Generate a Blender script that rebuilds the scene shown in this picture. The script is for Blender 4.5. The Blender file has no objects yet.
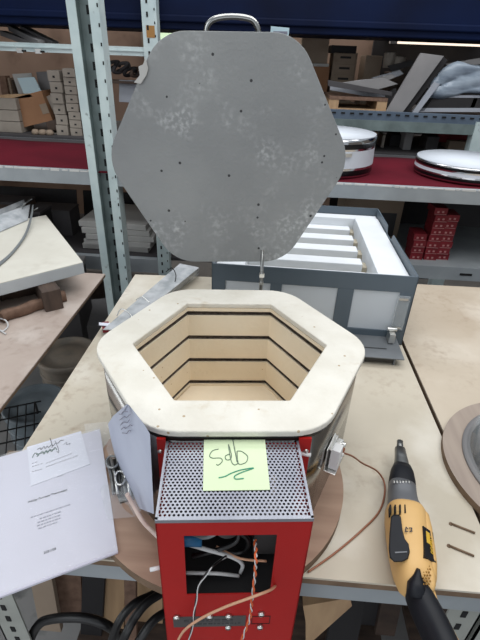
import bpy, bmesh, math, random
from mathutils import Vector, Matrix
random.seed(7)
S = bpy.context.scene
COL = S.collection
R = math.radians
sin, cos, pi = math.sin, math.cos, math.pi

# ------------------------------------------------------------------ camera
CAMH = 1.55
M = Matrix(((0.99706118, -0.06372564, 0.04252105),
            (0.06911202, 0.50874127, -0.85814093),
            (0.03305337, 0.85855772, 0.51165038)))      # rows: world X, Y, Z in camera axes
FPX = 447.0
cam_d = bpy.data.cameras.new('camera')
cam_d.sensor_fit = 'VERTICAL'
cam_d.sensor_height = 24
cam_d.lens = FPX / 640 * 24
cam_d.clip_start = 0.02
cam = bpy.data.objects.new('camera', cam_d)
COL.objects.link(cam)
cam.matrix_world = Matrix.Translation((0, 0, CAMH)) @ M.to_4x4()
S.camera = cam

def W(px, py, z=None, y=None):
    """world point seen at a photo pixel, on the horizontal plane z or the upright plane y (measuring aid)"""
    r = M @ Vector((px - 240, -(py - 320), -FPX))
    if z is not None:
        t = (z - CAMH) / r.z
    else:
        t = y / r.y
    return Vector((r.x * t, r.y * t, CAMH + r.z * t))

# ------------------------------------------------------------------ materials
def lin(c):
    return tuple(((v / 255) / 12.92 if v / 255 <= 0.04045 else ((v / 255 + 0.055) / 1.055) ** 2.4) for v in c)
MATS = {}
def mat(name, c, rough=0.6, metal=0.0, c2=None, scale=20.0, detail=4, bump=0.0, lo=0.35, hi=0.65, emit=None,
        alpha=1.0, trans=0.0, stretch=None, c3=None, scale3=60, lo3=0.6, hi3=0.7, bscale=None, coat=0.0, spec=0.5, patch=None, pits=None):
    m = bpy.data.materials.new(name)
    m.use_nodes = True
    nt = m.node_tree
    b = nt.nodes['Principled BSDF']
    b.inputs['Base Color'].default_value = (*lin(c), 1)
    b.inputs['Roughness'].default_value = rough
    b.inputs['Metallic'].default_value = metal
    b.inputs['Specular IOR Level'].default_value = spec
    if coat: b.inputs['Coat Weight'].default_value = coat
    if trans: b.inputs['Transmission Weight'].default_value = trans
    if alpha < 1: b.inputs['Alpha'].default_value = alpha
    if emit:
        b.inputs['Emission Color'].default_value = (*lin(emit[0]), 1)
        b.inputs['Emission Strength'].default_value = emit[1]
    tc = nt.nodes.new('ShaderNodeTexCoord')
    mp = nt.nodes.new('ShaderNodeMapping')
    nt.links.new(tc.outputs['Object'], mp.inputs['Vector'])
    if stretch: mp.inputs['Scale'].default_value = stretch
    def noise(sc, l, h, dt=detail):
        n = nt.nodes.new('ShaderNodeTexNoise')
        n.inputs['Scale'].default_value = sc
        n.inputs['Detail'].default_value = dt
        nt.links.new(mp.outputs['Vector'], n.inputs['Vector'])
        r = nt.nodes.new('ShaderNodeMapRange')
        r.inputs['From Min'].default_value = l
        r.inputs['From Max'].default_value = h
        nt.links.new(n.outputs['Fac'], r.inputs['Value'])
        return n, r
    if c2:
        n, r = noise(scale, lo, hi)
        mx = nt.nodes.new('ShaderNodeMix'); mx.data_type = 'RGBA'
        mx.inputs['A'].default_value = (*lin(c), 1)
        mx.inputs['B'].default_value = (*lin(c2), 1)
        nt.links.new(r.outputs['Result'], mx.inputs['Factor'])
        out = mx.outputs['Result']
        if c3:
            n3, r3 = noise(scale3, lo3, hi3, 6)
            m3 = nt.nodes.new('ShaderNodeMix'); m3.data_type = 'RGBA'
            nt.links.new(out, m3.inputs['A'])
            m3.inputs['B'].default_value = (*lin(c3), 1)
            nt.links.new(r3.outputs['Result'], m3.inputs['Factor'])
            out = m3.outputs['Result']
        def over(out, fac, colr):
            mm = nt.nodes.new('ShaderNodeMix'); mm.data_type = 'RGBA'
            nt.links.new(out, mm.inputs['A']); mm.inputs['B'].default_value = (*lin(colr), 1)
            nt.links.new(fac, mm.inputs['Factor']); return mm.outputs['Result']
        if patch:
            _, ra = noise(patch[1], patch[2], patch[3], 2); _, rb_ = noise(patch[4], patch[5], patch[6], 8)
            mu = nt.nodes.new('ShaderNodeMath'); mu.operation = 'MULTIPLY'
            nt.links.new(ra.outputs['Result'], mu.inputs[0]); nt.links.new(rb_.outputs['Result'], mu.inputs[1])
            out = over(out, mu.outputs[0], patch[0])
        if pits:
            vo = nt.nodes.new('ShaderNodeTexVoronoi'); vo.inputs['Scale'].default_value = pits[1]
            nt.links.new(mp.outputs['Vector'], vo.inputs['Vector'])
            lt_ = nt.nodes.new('ShaderNodeMath'); lt_.operation = 'LESS_THAN'; lt_.inputs[1].default_value = pits[2]
            nt.links.new(vo.outputs['Distance'], lt_.inputs[0])
            sp = nt.nodes.new('ShaderNodeSeparateColor'); nt.links.new(vo.outputs['Color'], sp.inputs[0])
            gt_ = nt.nodes.new('ShaderNodeMath'); gt_.operation = 'GREATER_THAN'; gt_.inputs[1].default_value = pits[3]
            nt.links.new(sp.outputs[0], gt_.inputs[0])
            mu = nt.nodes.new('ShaderNodeMath'); mu.operation = 'MULTIPLY'
            nt.links.new(lt_.outputs[0], mu.inputs[0]); nt.links.new(gt_.outputs[0], mu.inputs[1])
            out = over(out, mu.outputs[0], pits[0])
        nt.links.new(out, b.inputs['Base Color'])
    if bump:
        nb, _ = noise(bscale or scale * 2, 0, 1)
        bp = nt.nodes.new('ShaderNodeBump')
        bp.inputs['Strength'].default_value = bump
        bp.inputs['Distance'].default_value = 0.002
        nt.links.new(nb.outputs['Fac'], bp.inputs['Height'])
        nt.links.new(bp.outputs['Normal'], b.inputs['Normal'])
    MATS[name] = m
    return m

mat('kiln_coating', (212, 208, 197), .95, c2=(224, 221, 212), scale=14, bump=.8, bscale=110, patch=((196, 184, 164), 9, .5, .8, 60, .5, .7), pits=((176, 158, 132), 60, .12, .8))
mat('fire_brick', (234, 222, 200), .95, c2=(228, 212, 186), scale=7, bump=.5, bscale=120, pits=((190, 160, 120), 70, .09, .85))
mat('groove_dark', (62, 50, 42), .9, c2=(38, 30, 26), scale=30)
mat('element', (104, 92, 84), .6, .5, c2=(60, 54, 50), scale=150)
mat('lid_face', (122, 124, 125), .85, c2=(136, 138, 138), scale=5, bump=.4, bscale=150, patch=((196, 198, 198), 8, .50, .72, 110, .46, .74), pits=((52, 52, 54), 34, .09, .4))
mat('pit', (58, 58, 58), .9)
mat('dust', (178, 180, 180), .95, c2=(140, 142, 142), scale=70)
mat('steel', (178, 178, 176), .2, 1.0, c2=(150, 150, 148), scale=6)
mat('dull_steel', (150, 152, 152), .38, .9, c2=(110, 110, 108), scale=25)
mat('dark_steel', (70, 70, 70), .45, .8)
mat('bright_steel', (215, 215, 212), .28, .9)
mat('red_paint', (166, 20, 17), .5, 0, c2=(158, 17, 15), scale=8, spec=.3)
mat('perforated_steel', (148, 150, 158), .38, .7, c2=(128, 130, 140), scale=12)
mat('black_inside', (20, 20, 22), .8)
mat('ply_disc', (150, 122, 104), .75, c2=(168, 140, 120), scale=5, stretch=(1, 9, 1), bump=.15)
mat('ply_disc_grey', (146, 132, 122), .75, c2=(160, 146, 134), scale=5, stretch=(9, 1, 1), bump=.1)
mat('bench_board', (182, 173, 156), .62, c2=(200, 191, 174), scale=3.2, bump=.06, c3=(220, 215, 204), scale3=5, lo3=.5, hi3=.75, patch=((158, 138, 118), 4, .42, .75, 55, .5, .8))
mat('bench_board_right', (180, 165, 146), .65, c2=(196, 184, 166), scale=2.6, bump=.06, c3=(212, 202, 188), scale3=5, lo3=.5, hi3=.8, patch=((156, 136, 116), 4, .42, .75, 55, .5, .8))
mat('left_top', (172, 157, 147), .7, c2=(186, 172, 162), scale=5, bump=.1, c3=(200, 190, 182), scale3=9, lo3=.5, hi3=.8, patch=((140, 122, 110), 6, .45, .7, 45, .48, .75))
mat('board_edge', (122, 100, 80), .8, c2=(100, 80, 62), scale=30)
mat('rail_grey', (148, 154, 158), .5, c2=(138, 144, 148), scale=10)
mat('rack_teal', (188, 202, 202), .5, c2=(170, 186, 188), scale=12, c3=(140, 150, 150), scale3=30, lo3=.64, hi3=.72)
mat('rack_web', (110, 124, 124), .6, c2=(88, 100, 100), scale=12)
mat('rack_grey', (150, 156, 160), .55, c2=(136, 142, 146), scale=9)
mat('far_beam', (84, 98, 114), .55, c2=(72, 86, 102), scale=14)
mat('rail_leg', (152, 154, 148), .6, c2=(138, 140, 134), scale=12)
mat('slot', (14, 14, 16), .9)
mat('rust', (150, 110, 60), .8)
mat('red_cloth', (94, 20, 34), .95, c2=(78, 15, 28), scale=3.5, bump=.25, bscale=200, spec=.15)
mat('frayed', (190, 190, 188), .9)
mat('furnace_grey', (88, 100, 110), .45, c2=(80, 92, 102), scale=6)
mat('fibre_white', (222, 226, 230), .9, c2=(212, 216, 220), scale=8, bump=.1)
mat('fibre_beige', (190, 182, 164), .9, c2=(176, 168, 150), scale=12)
mat('white_panel', (200, 206, 212), .5, c2=(190, 196, 202), scale=4)
mat('acrylic', (205, 212, 216), .12, alpha=.28)
mat('film', (240, 242, 244), .1, alpha=.2, bump=1.0, scale=30)
mat('film2', (180, 186, 190), .2, alpha=.55, bump=.8, scale=25, c2=(225, 228, 232))
mat('paper', (204, 204, 218), .6, c2=(198, 197, 210), scale=4)
mat('paper_blue', (172, 178, 196), .55, c2=(186, 192, 208), scale=9, bump=.5, bscale=20)
mat('card', (214, 216, 228), .6)
mat('ink', (60, 62, 72), .8)
mat('ink_light', (132, 132, 146), .8)
mat('ink_green', (30, 84, 70), .8)
mat('ink_grey', (106, 122, 108), .8)
mat('ink_teal', (70, 150, 122), .8)
mat('note', (212, 226, 190), .8, c2=(206, 222, 184), scale=9)
mat('cream_slab', (204, 200, 188), .85, c2=(214, 211, 200), scale=5, bump=.2, bscale=30, patch=((188, 182, 168), 6, .45, .8, 25, .45, .85))
mat('cream_edge', (176, 180, 182), .7, c2=(188, 192, 194), scale=8)
mat('drill_yellow', (212, 172, 112), .55, c2=(204, 162, 100), scale=10)
mat('drill_yellow_dark', (150, 108, 44), .6)
mat('drill_black', (18, 20, 26), .5, c2=(24, 26, 32), scale=30, spec=.25)
mat('drill_grey', (104, 106, 110), .45, .3)
mat('decal_yellow', (212, 172, 60), .5)
mat('cable_black', (16, 16, 18), .4)
mat('cable_grey', (120, 124, 126), .5)
mat('cable_white', (196, 196, 196), .5)
mat('cable_blue', (30, 96, 140), .5)
mat('copper', (150, 98, 74), .4, .3)
mat('wire_orange', (204, 92, 44), .5)
mat('wire_beige', (196, 150, 120), .5)
mat('pink_wire', (206, 186, 176), .6)
mat('ceramic', (222, 222, 222), .4)
mat('plate_grey', (82, 80, 80), .5, .3)
mat('wood_dark', (84, 68, 58), .8, c2=(60, 48, 42), scale=10, stretch=(1, 6, 1))
mat('wood_brown', (118, 92, 76), .8, c2=(96, 72, 58), scale=8, stretch=(6, 1, 6))
mat('wood_pale', (176, 146, 112), .8, c2=(158, 128, 98), scale=6, stretch=(6, 1, 1))
mat('carton', (150, 110, 80), .85, c2=(138, 100, 72), scale=7)
mat('carton_pale', (146, 130, 114), .85, c2=(132, 116, 100), scale=7)
mat('carton_grey', (158, 149, 139), .85, c2=(144, 135, 125), scale=9)
mat('carton_red', (124, 16, 30), .7, c2=(104, 10, 22), scale=20)
mat('carton_mark', (170, 120, 120), .8)
mat('ply_wall', (176, 148, 130), .9, c2=(150, 124, 108), scale=2, c3=(120, 98, 84), scale3=4, lo3=.55, hi3=.75)
mat('board_grey', (132, 130, 130), .8, c2=(118, 117, 118), scale=6)
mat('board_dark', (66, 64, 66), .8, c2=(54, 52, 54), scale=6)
mat('board_light', (160, 164, 172), .7, c2=(146, 150, 160), scale=6)
mat('board_white', (178, 177, 174), .75, c2=(166, 165, 162), scale=7)
mat('sheet_bright', (190, 214, 222), .6)
mat('navy', (7, 22, 54), .7, c2=(5, 13, 36), scale=2, spec=.12)
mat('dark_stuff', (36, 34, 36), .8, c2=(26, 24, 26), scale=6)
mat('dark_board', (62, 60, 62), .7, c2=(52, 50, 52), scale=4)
mat('concrete', (128, 128, 128), .85, c2=(144, 142, 140), scale=4, bump=.15, c3=(100, 100, 100), scale3=9)
mat('plaster', (140, 132, 124), .9, c2=(126, 118, 110), scale=2)
mat('bucket_grey', (112, 122, 128), .5, c2=(98, 108, 114), scale=12)
mat('bucket_tan', (140, 128, 114), .6, c2=(116, 110, 102), scale=12)
mat('window_glow', (205, 222, 190), .8, emit=((200, 225, 185), .9))
mat('lamp_glow', (255, 240, 220), .8, emit=((255, 236, 215), 1.3))
mat('wrap', (112, 124, 138), .35, c2=(150, 162, 174), scale=9, stretch=(1, 1, 3), bump=.6)
mat('foot_grey', (122, 126, 130), .5, .2, c2=(110, 114, 118), scale=12)
mat('chrome', (200, 200, 202), .12, 1.0)
mat('drum_white', (208, 214, 222), .7, c2=(200, 206, 214), scale=8)
mat('black_band', (30, 30, 32), .25, .6)

# ------------------------------------------------------------------ mesh building
class MB:
    def __init__(s, *mats):
        s.bm = bmesh.new(); s.mats = list(mats); s.mi = 0; s.T = Matrix.Identity(4)
    def _v(s, co): return s.bm.verts.new(s.T @ Vector(co))
    def _f(s, vs, smooth=False):
        try:
            f = s.bm.faces.new(vs)
        except ValueError:
            return None
        f.material_index = s.mi; f.smooth = smooth
        return f
    def m(s, i): s.mi = i; return s
    def box(s, c, d, rz=0, rot=None):
        r = rot or Matrix.Rotation(rz, 3, 'Z')
        vs = []
        for dz in (-.5, .5):
            for dx, dy in ((-.5, -.5), (.5, -.5), (.5, .5), (-.5, .5)):
                vs.append(s._v(Vector(c) + r @ Vector((dx * d[0], dy * d[1], dz * d[2]))))
        for a in ((3, 2, 1, 0), (4, 5, 6, 7), (0, 1, 5, 4), (1, 2, 6, 5), (2, 3, 7, 6), (3, 0, 4, 7)):
            s._f([vs[i] for i in a])
        return s
    def b2(s, lo, hi):
        return s.box([(a + b) / 2 for a, b in zip(lo, hi)], [b - a for a, b in zip(lo, hi)])
    def poly(s, pts, off):
        """closed slab: polygon pts (3-D) extruded by vector off"""
        off = Vector(off)
        a = [s._v(p) for p in pts]; b = [s._v(Vector(p) + off) for p in pts]
        s._f(a[::-1]); s._f(b)
        n = len(pts)
        for i in range(n): s._f([a[i], a[(i + 1) % n], b[(i + 1) % n], b[i]])
        return s
    def prism(s, pts, z0, z1, hole=None, smooth=False):
        n = len(pts)
        o0 = [s._v((p[0], p[1], z0)) for p in pts]; o1 = [s._v((p[0], p[1], z1)) for p in pts]
        for i in range(n): s._f([o0[i], o0[(i + 1) % n], o1[(i + 1) % n], o1[i]], smooth)
        if hole:
            i0 = [s._v((p[0], p[1], z0)) for p in hole]; i1 = [s._v((p[0], p[1], z1)) for p in hole]
            for i in range(n):
                j = (i + 1) % n
                s._f([i0[j], i0[i], i1[i], i1[j]], smooth)
                s._f([o1[i], o1[j], i1[j], i1[i]])
                s._f([o0[j], o0[i], i0[i], i0[j]])
        else:
            s._f(o0[::-1]); s._f(o1)
        return s
    def lathe(s, prof, c=(0, 0, 0), n=48, smooth=True, mis=None):
        rings = []
        for r, z in prof:
            rings.append([s._v((c[0] + max(r, 1e-5) * cos(2 * pi * k / n), c[1] + max(r, 1e-5) * sin(2 * pi * k / n), c[2] + z)) for k in range(n)])
        for a in range(len(rings) - 1):
            if mis: s.mi = mis[a]
            for k in range(n):
                s._f([rings[a][k], rings[a][(k + 1) % n], rings[a + 1][(k + 1) % n], rings[a + 1][k]], smooth)
        if prof[0][0] > 1e-4: s._f(rings[0][::-1])
        if prof[-1][0] > 1e-4: s._f(rings[-1])
        return s
    def tube(s, pts, r, n=8, flat=None):
        pts = [Vector(p) for p in pts]
        rr = r if isinstance(r, (list, tuple)) else [r] * len(pts)
        rings = []; prev = None
        for i, p in enumerate(pts):
            d = (pts[min(i + 1, len(pts) - 1)] - pts[max(i - 1, 0)]).normalized()
            if prev is None:
                u = Vector((0, 0, 1)) if abs(d.z) < .9 else Vector((1, 0, 0))
            else: u = prev
            u = (u - d * u.dot(d)).normalized(); v = d.cross(u); prev = u
            rings.append([s._v(p + u * rr[i] * cos(2 * pi * k / n) + v * rr[i] * sin(2 * pi * k / n)) for k in range(n)])
        for a in range(len(rings) - 1):
            for k in range(n):
                s._f([rings[a][k], rings[a][(k + 1) % n], rings[a + 1][(k + 1) % n], rings[a + 1][k]], True)
        s._f(rings[0][::-1]); s._f(rings[-1])
        return s
    def loft(s, secs, n=24, e=2.6):
        """superellipse loft; secs = (centre, half width, half height)"""
        C = [Vector(q[0]) for q in secs]; rings = []
        for i, q in enumerate(secs):
            d = (C[min(i + 1, len(C) - 1)] - C[max(i - 1, 0)]).normalized()
            sd = Vector((d.y, -d.x, 0)).normalized(); up = sd.cross(d).normalized()
            if up.z < 0: up = -up
            ring = []
            for k in range(n):
                t = 2 * pi * k / n
                cx = math.copysign(abs(cos(t)) ** (2 / e), cos(t)); sy = math.copysign(abs(sin(t)) ** (2 / e), sin(t))
                ring.append(s._v(C[i] + sd * cx * q[1] + up * sy * q[2]))
            rings.append(ring)
        for a in range(len(rings) - 1):
            for k in range(n):
                s._f([rings[a][k], rings[a][(k + 1) % n], rings[a + 1][(k + 1) % n], rings[a + 1][k]], True)
        s._f(rings[0][::-1]); s._f(rings[-1])
        return s
    def build(s, name, parent=None, bevel=0, seg=2, auto=False):
        bmesh.ops.recalc_face_normals(s.bm, faces=s.bm.faces[:])
        me = bpy.data.meshes.new(name)
        s.bm.to_mesh(me); s.bm.free()
        for m_ in s.mats: me.materials.append(MATS[m_])
        o = bpy.data.objects.new(name, me)
        COL.objects.link(o)
        if parent: o.parent = parent
        if bevel:
            md = o.modifiers.new('bevel', 'BEVEL'); md.width = bevel; md.segments = seg; md.limit_method = 'ANGLE'; md.angle_limit = R(40)
        return o

def tag(o, label, cat, group=None, kind=None):
    o['label'] = label; o['category'] = cat
    if group: o['group'] = group
    if kind: o['kind'] = kind
    return o
def empty(name, loc, rz=0):
    o = bpy.data.objects.new(name, None); COL.objects.link(o)
    o.location = loc; o.rotation_euler = (0, 0, rz); o.empty_display_size = .05
    return o
def struct(o):
    o['kind'] = 'structure'; return o
def smooth_pts(pts, sub=6):
    P = [Vector(p) for p in pts]; out = []
    for i in range(len(P) - 1):
        p0 = P[max(i - 1, 0)]; p1 = P[i]; p2 = P[i + 1]; p3 = P[min(i + 2, len(P) - 1)]
        for k in range(sub):
            t = k / sub
            out.append(.5 * ((2 * p1) + (-p0 + p2) * t + (2 * p0 - 5 * p1 + 4 * p2 - p3) * t * t + (-p0 + 3 * p1 - 3 * p2 + p3) * t ** 3))
    out.append(P[-1])
    return out
def hexpts(ap, r, n=7, c=(0, 0)):
    """flat-sided hexagon, corners at 0, 60 ... degrees, rounded with radius r"""
    out = []; Rc = ap / cos(R(30)) - r / cos(R(30))
    for k in range(6):
        a = R(60 * k)
        for j in range(n):
            t = a + R(-30 + 60 * j / (n - 1))
            out.append((c[0] + Rc * cos(a) + r * cos(t), c[1] + Rc * sin(a) + r * sin(t)))
    return out
def text_mesh(txt, size, matname, M4, name, parent=None, align='CENTER', ext=.0004):
    cu = bpy.data.curves.new(name, 'FONT'); cu.body = txt; cu.size = size; cu.extrude = ext
    cu.align_x = align; cu.align_y = 'CENTER'
    t = bpy.data.objects.new(name, cu); COL.objects.link(t)
    dg = bpy.context.evaluated_depsgraph_get(); dg.update()
    me = bpy.data.meshes.new_from_object(t.evaluated_get(dg))
    bpy.data.objects.remove(t); bpy.data.curves.remove(cu)
    me.transform(M4); me.materials.clear(); me.materials.append(MATS[matname])
    o = bpy.data.objects.new(name, me); COL.objects.link(o)
    if parent: o.parent = parent
    return o

BZ = 0.90            # bench top
U = 0.65             # camera height above bench
# ================================================================== the room
fl = MB('concrete').b2((-3, -1.2, -.05), (3.2, 3.75, 0)).build('floor'); struct(fl)
wb = MB('ply_wall').b2((-3, 3.7, 0), (3.2, 3.8, 3.2)).build('wall_back'); struct(wb)
wl = MB('plaster').b2((-3.1, -1.2, 0), (-3, 3.8, 3.2)).build('wall_left'); struct(wl)
wr = MB('plaster').b2((3.2, -1.2, 0), (3.3, 3.8, 3.2)).build('wall_right'); struct(wr)
# bright pane in the back wall
q = W(163, 34, y=3.69)
wn = empty('window_1', (q.x, 3.69, q.z)); struct(wn)
MB('window_glow').b2((-.12, -.01, -.10), (.30, 0, .12)).build('pane', wn)
f = MB('carton_pale'); f.b2((-.14, -.03, -.13), (.32, .005, -.10)); f.b2((-.14, -.03, .12), (.32, .005, .15)); f.b2((-.15, -.03, -.13), (-.12, .005, .15)); f.b2((.30, -.03, -.13), (.33, .005, .15))
f.build('window_frame', wn)

# ================================================================== workbenches
def bench(name, x0, x1, y0, y1, label, matn, skew=0.0):
    root = empty(name, ((x0 + x1) / 2, (y0 + y1) / 2, 0))
    cx, cy = (x0 + x1) / 2, (y0 + y1) / 2
    t = MB(matn, 'board_edge')
    pts = [(x0 - cx, y0 - cy), (x1 - cx, y0 - cy), (x1 - cx, y1 + skew - cy), (x0 - cx, y1 - cy)]
    t.m(0).prism(pts, BZ - .004, BZ)
    t.m(1).prism(pts, BZ - .016, BZ - .004)
    t.build('worktop', root)
    def rail(lo, hi): MB('rail_grey').b2(lo, hi).build('rail', root, .002)
    rail((x0 - cx, y0 - cy + .002, BZ - .056), (x1 - cx, y0 - cy + .04, BZ - .016))
    rail((x0 - cx + .03, y1 - cy - .05, BZ - .056), (x1 - cx, y1 - cy - .012, BZ - .016))
    rail((x0 - cx + .03, y0 - cy + .04, BZ - .056), (x0 - cx + .068, y1 - cy - .05, BZ - .016))
    rail((x1 - cx - .05, y0 - cy + .04, BZ - .056), (x1 - cx - .012, y1 - cy - .05, BZ - .016))
    for sx in (0, 1):
        for sy in (0, 1):
            lx = (x0 - cx - .012 if sx == 0 else x1 - cx - .062); ly = (y0 - cy + .012 if sy == 0 else y1 - cy - .07)
            g = MB('rail_leg', 'slot')
            g.b2((lx, ly, 0), (lx + .05, ly + .003, BZ - .056)); g.b2((lx if sx == 0 else lx + .047, ly, 0), (lx + .003 if sx == 0 else lx + .05, ly + .05, BZ - .056))
            g.m(1)
            for k in range(22):
                g.box((lx + .025, ly - .0004, .04 + k * .037), (.008, .002, .016), 0)
            g.build('leg', root)
    s = MB('wood_dark').b2((x0 - cx + .035, y0 - cy + .06, .30), (x1 - cx - .03, y1 - cy - .08, .318)).build('lower_shelf', root)
    return tag(root, label, 'workbench')
B1 = bench('workbench', -.655 * U, .588 * U, .374, 1.345, 'beige board workbench carrying the open hexagonal kiln and drill', 'bench_board', .05)
B2 = bench('workbench', .602 * U, 1.85, .374, 1.40, 'beige board workbench right of the dark seam under round plywood disc', 'bench_board_right', .02)

# left table
lt = empty('work_table', (-1.1, .83, 0))
t = MB('left_top', 'board_edge')
p = [(-.8, -.46), (.575, -.46), (.575, .505), (-.8, .505)]
t.m(0).prism(p, BZ - .003, BZ); t.m(1).prism(p, BZ - .010, BZ - .003); t.build('worktop', lt)
MB('dark_steel').b2((-.76, -.42, BZ - .045), (.54, .46, BZ - .010)).build('frame', lt)
for x, y in ((-.74, -.42), (-.12, -.42), (-.74, .40), (-.12, .40)):
    MB('dark_steel').b2((x - .02, y, 0), (x + .02, y + .04, BZ - .045)).build('leg', lt, .002)
tag(lt, 'pinkish worn table at far left under the cream slab', 'table')

# ================================================================== kiln
TH = .018
disc_c = (-.084 * U, .835 * U)
d = MB('ply_disc', 'board_edge')
d.lathe([(0, 0), (.335 * U, 0), (.335 * U, TH), (0, TH)], (0, 0, 0), 96, False, [1, 1, 0])
od = d.build('plywood_disc'); od.location = (disc_c[0], disc_c[1], BZ)
tag(od, 'round brown plywood disc under the kiln, overhanging bench front', 'disc')

KZ = 1.134
KY = .6185
K = empty('kiln', (-.0415, KY, BZ + TH), R(6))
kz0 = 0.0; ktop = KZ - BZ - TH          # local heights
AP = .2005; API = .140
outer = [(x * 1.008, y) for x, y in hexpts(AP, .073)]; inner = [(x - .003, y) for x, y in hexpts(API, .004)]
c = MB('kiln_coating')
c.prism(outer, ktop - .011, ktop, inner); oc = c.build('rim_slab', K, .0025, 3)
# jacket (hollow band) + brick
jo = hexpts(AP - .005, .070); ji = hexpts(AP - .0075, .069)
j = MB('steel'); j.prism(jo, .0, ktop - .0112, ji, True); j.build('steel_jacket', K)
b = MB('dark_steel'); b.prism(hexpts(AP - .0045, .071), ktop - .022, ktop - .0112, hexpts(AP - .0065, .069), True); b.build('top_band', K)
# lining of brick courses with grooves
br = MB('fire_brick', 'groove_dark')
g_off = [.018, .074, .130, .188]; gh = .010
bo = hexpts(AP - .009, .068)
levels = []
top = ktop - .0112
for go in g_off:
    br.m(0).prism(bo, ktop - go, top, inner)
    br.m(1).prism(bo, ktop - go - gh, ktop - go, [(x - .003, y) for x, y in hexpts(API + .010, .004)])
    top = ktop - go - gh
br.m(0).prism(bo, 0.002, top, inner) if top > .002 else None
br.build('brick_lining', K)
MB('fire_brick').prism(hexpts(API + .001, .004), .002, .012).build('brick_floor', K)
for i, go in enumerate(g_off[:4]):
    w_ = MB('element')
    for off in (-.0025, .0025):
        pp = [(x - .003, y) for x, y in hexpts(API + .0035, .004, 3)]
        pts = [(x, y, ktop - go - gh / 2 + off + .0006 * ((k % 2) * 2 - 1)) for k, (x, y) in enumerate(pp)]
        pts.append(pts[0])
        w_.tube(pts, .0019, 6)
    w_.build('heating_element', K)
# ---- lid
LZ = 1.376 - BZ - TH
lid_ap = .205; LY = .259
def rotx(m, ang): return m
L = MB('lid_face', 'dull_steel', 'dark_steel')
LT = Matrix.Translation((-.006, LY, LZ)) @ Matrix.Rotation(R(-1.2), 4, 'Y') @ Matrix.Rotation(R(90), 4, 'X')
L.T = LT      # local z -> towards the viewer (-y)
lo_ = [(x * .978, y) for x, y in hexpts(lid_ap, .078, 9)]
L.m(0).prism(lo_, 0, .003)
L.m(2).prism([(x * .978, y) for x, y in hexpts(lid_ap - .002, .077, 9)], -.055, 0)
L.m(1).prism([(x * .98, y) for x, y in hexpts(lid_ap + .0005, .0785, 9)], -.057, -.050)
ol = L.build('lid', K, .001)
fl_ = MB('board_white'); fl_.T = LT
fl_.poly([(x + .022, y - .010, z) for x, y, z in [(-.175, .137, .0036), (-.164, .150, .0036), (-.160, .160, .0036), (-.163, .176, .0036), (-.168, .166, .0036), (-.176, .163, .0036), (-.175, .150, .0036), (-.186, .139, .0036)]], (0, 0, .003))
fl_.build('torn_flake', ol)
st = MB('sheet_bright', 'ink_light'); st.T = LT
st.poly([(.068, .188, -.02), (.100, .186, -.02), (.101, .212, -.02), (.070, .214, -.02)], (0, 0, .0015))
st.m(1).box((.086, .205, -.0182), (.024, .004, .0006)); st.build('sticker', ol)
hd = MB('steel'); hd.T = LT
a_ = smooth_pts([(-.048, .198, -.03), (-.046, .212, -.03), (-.036, .222, -.03), (-.015, .2265, -.03), (.012, .2265, -.03), (.032, .222, -.03), (.041, .210, -.03), (.044, .198, -.03)])
hd.tube([p + Vector((.008, 0, 0)) for p in a_], .0048, 10); hd.build('handle', ol)
# hinge rods behind the rim
hg = MB('dull_steel', 'bright_steel')
for x in (.065,):
    hg.m(0).tube([(x, .225, ktop - .045), (x, .228, ktop + .03), (x, .243, ktop + .07)], .0036, 8)
    hg.m(1).box((x, .224, ktop + .022), (.010, .008, .008)); hg.box((x, .224, ktop + .004), (.009, .009, .006)); hg.box((x, .21, ktop - .05), (.02, .03, .02))
hg.m(0).box((0, .203, ktop - .06), (.18, .01, .03))
hg.build('lid_hinge', K)

# ---- control box
BX = .0868; BY0 = -.3125; BY1 = -.1985; TZ = 1.1135 - BZ - TH; BZ0 = TZ - .40
cb = MB('red_paint')
t_ = .0018
SK = .011     # shallow skirt hanging in front of the plywood disc
for x_ in (-BX, BX - t_):
    cb.poly([(x_, BY0, BZ0), (x_, BY0 + SK, BZ0), (x_, BY0 + SK, .002), (x_, BY1, .002), (x_, BY1, TZ), (x_, BY0, TZ)], (t_, 0, 0))
cb.b2((-BX, BY0, BZ0), (BX, BY0 + SK, BZ0 + t_)); cb.b2((-BX, BY0 + t_, .002), (BX, BY1, .004))
# front plate with window opening
wx0, wx1, wz0, wz1 = -.0565, .0485, TZ - .150, TZ - .028
fy = BY0
cb.b2((-BX, fy, BZ0), (BX, fy + t_, wz0)); cb.b2((-BX, fy, wz1), (BX, fy + t_, TZ))
cb.b2((-BX, fy, wz0), (wx0, fy + t_, wz1)); cb.b2((wx1, fy, wz0), (BX, fy + t_, wz1))
cbo = cb.build('control_box', K); cbo.location.x = -.0035
wg = MB('red_paint')
wg.b2((-.102, -.2005, .04), (-.0905, -.1965, ktop - .014)); wg.b2((.0835, -.2005, .04), (.100, -.1965, ktop - .014)); wg.b2((-.0905, -.1985, .03), (.0835, -.1965, TZ - .004))
wg.build('mounting_plate', K)
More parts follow.
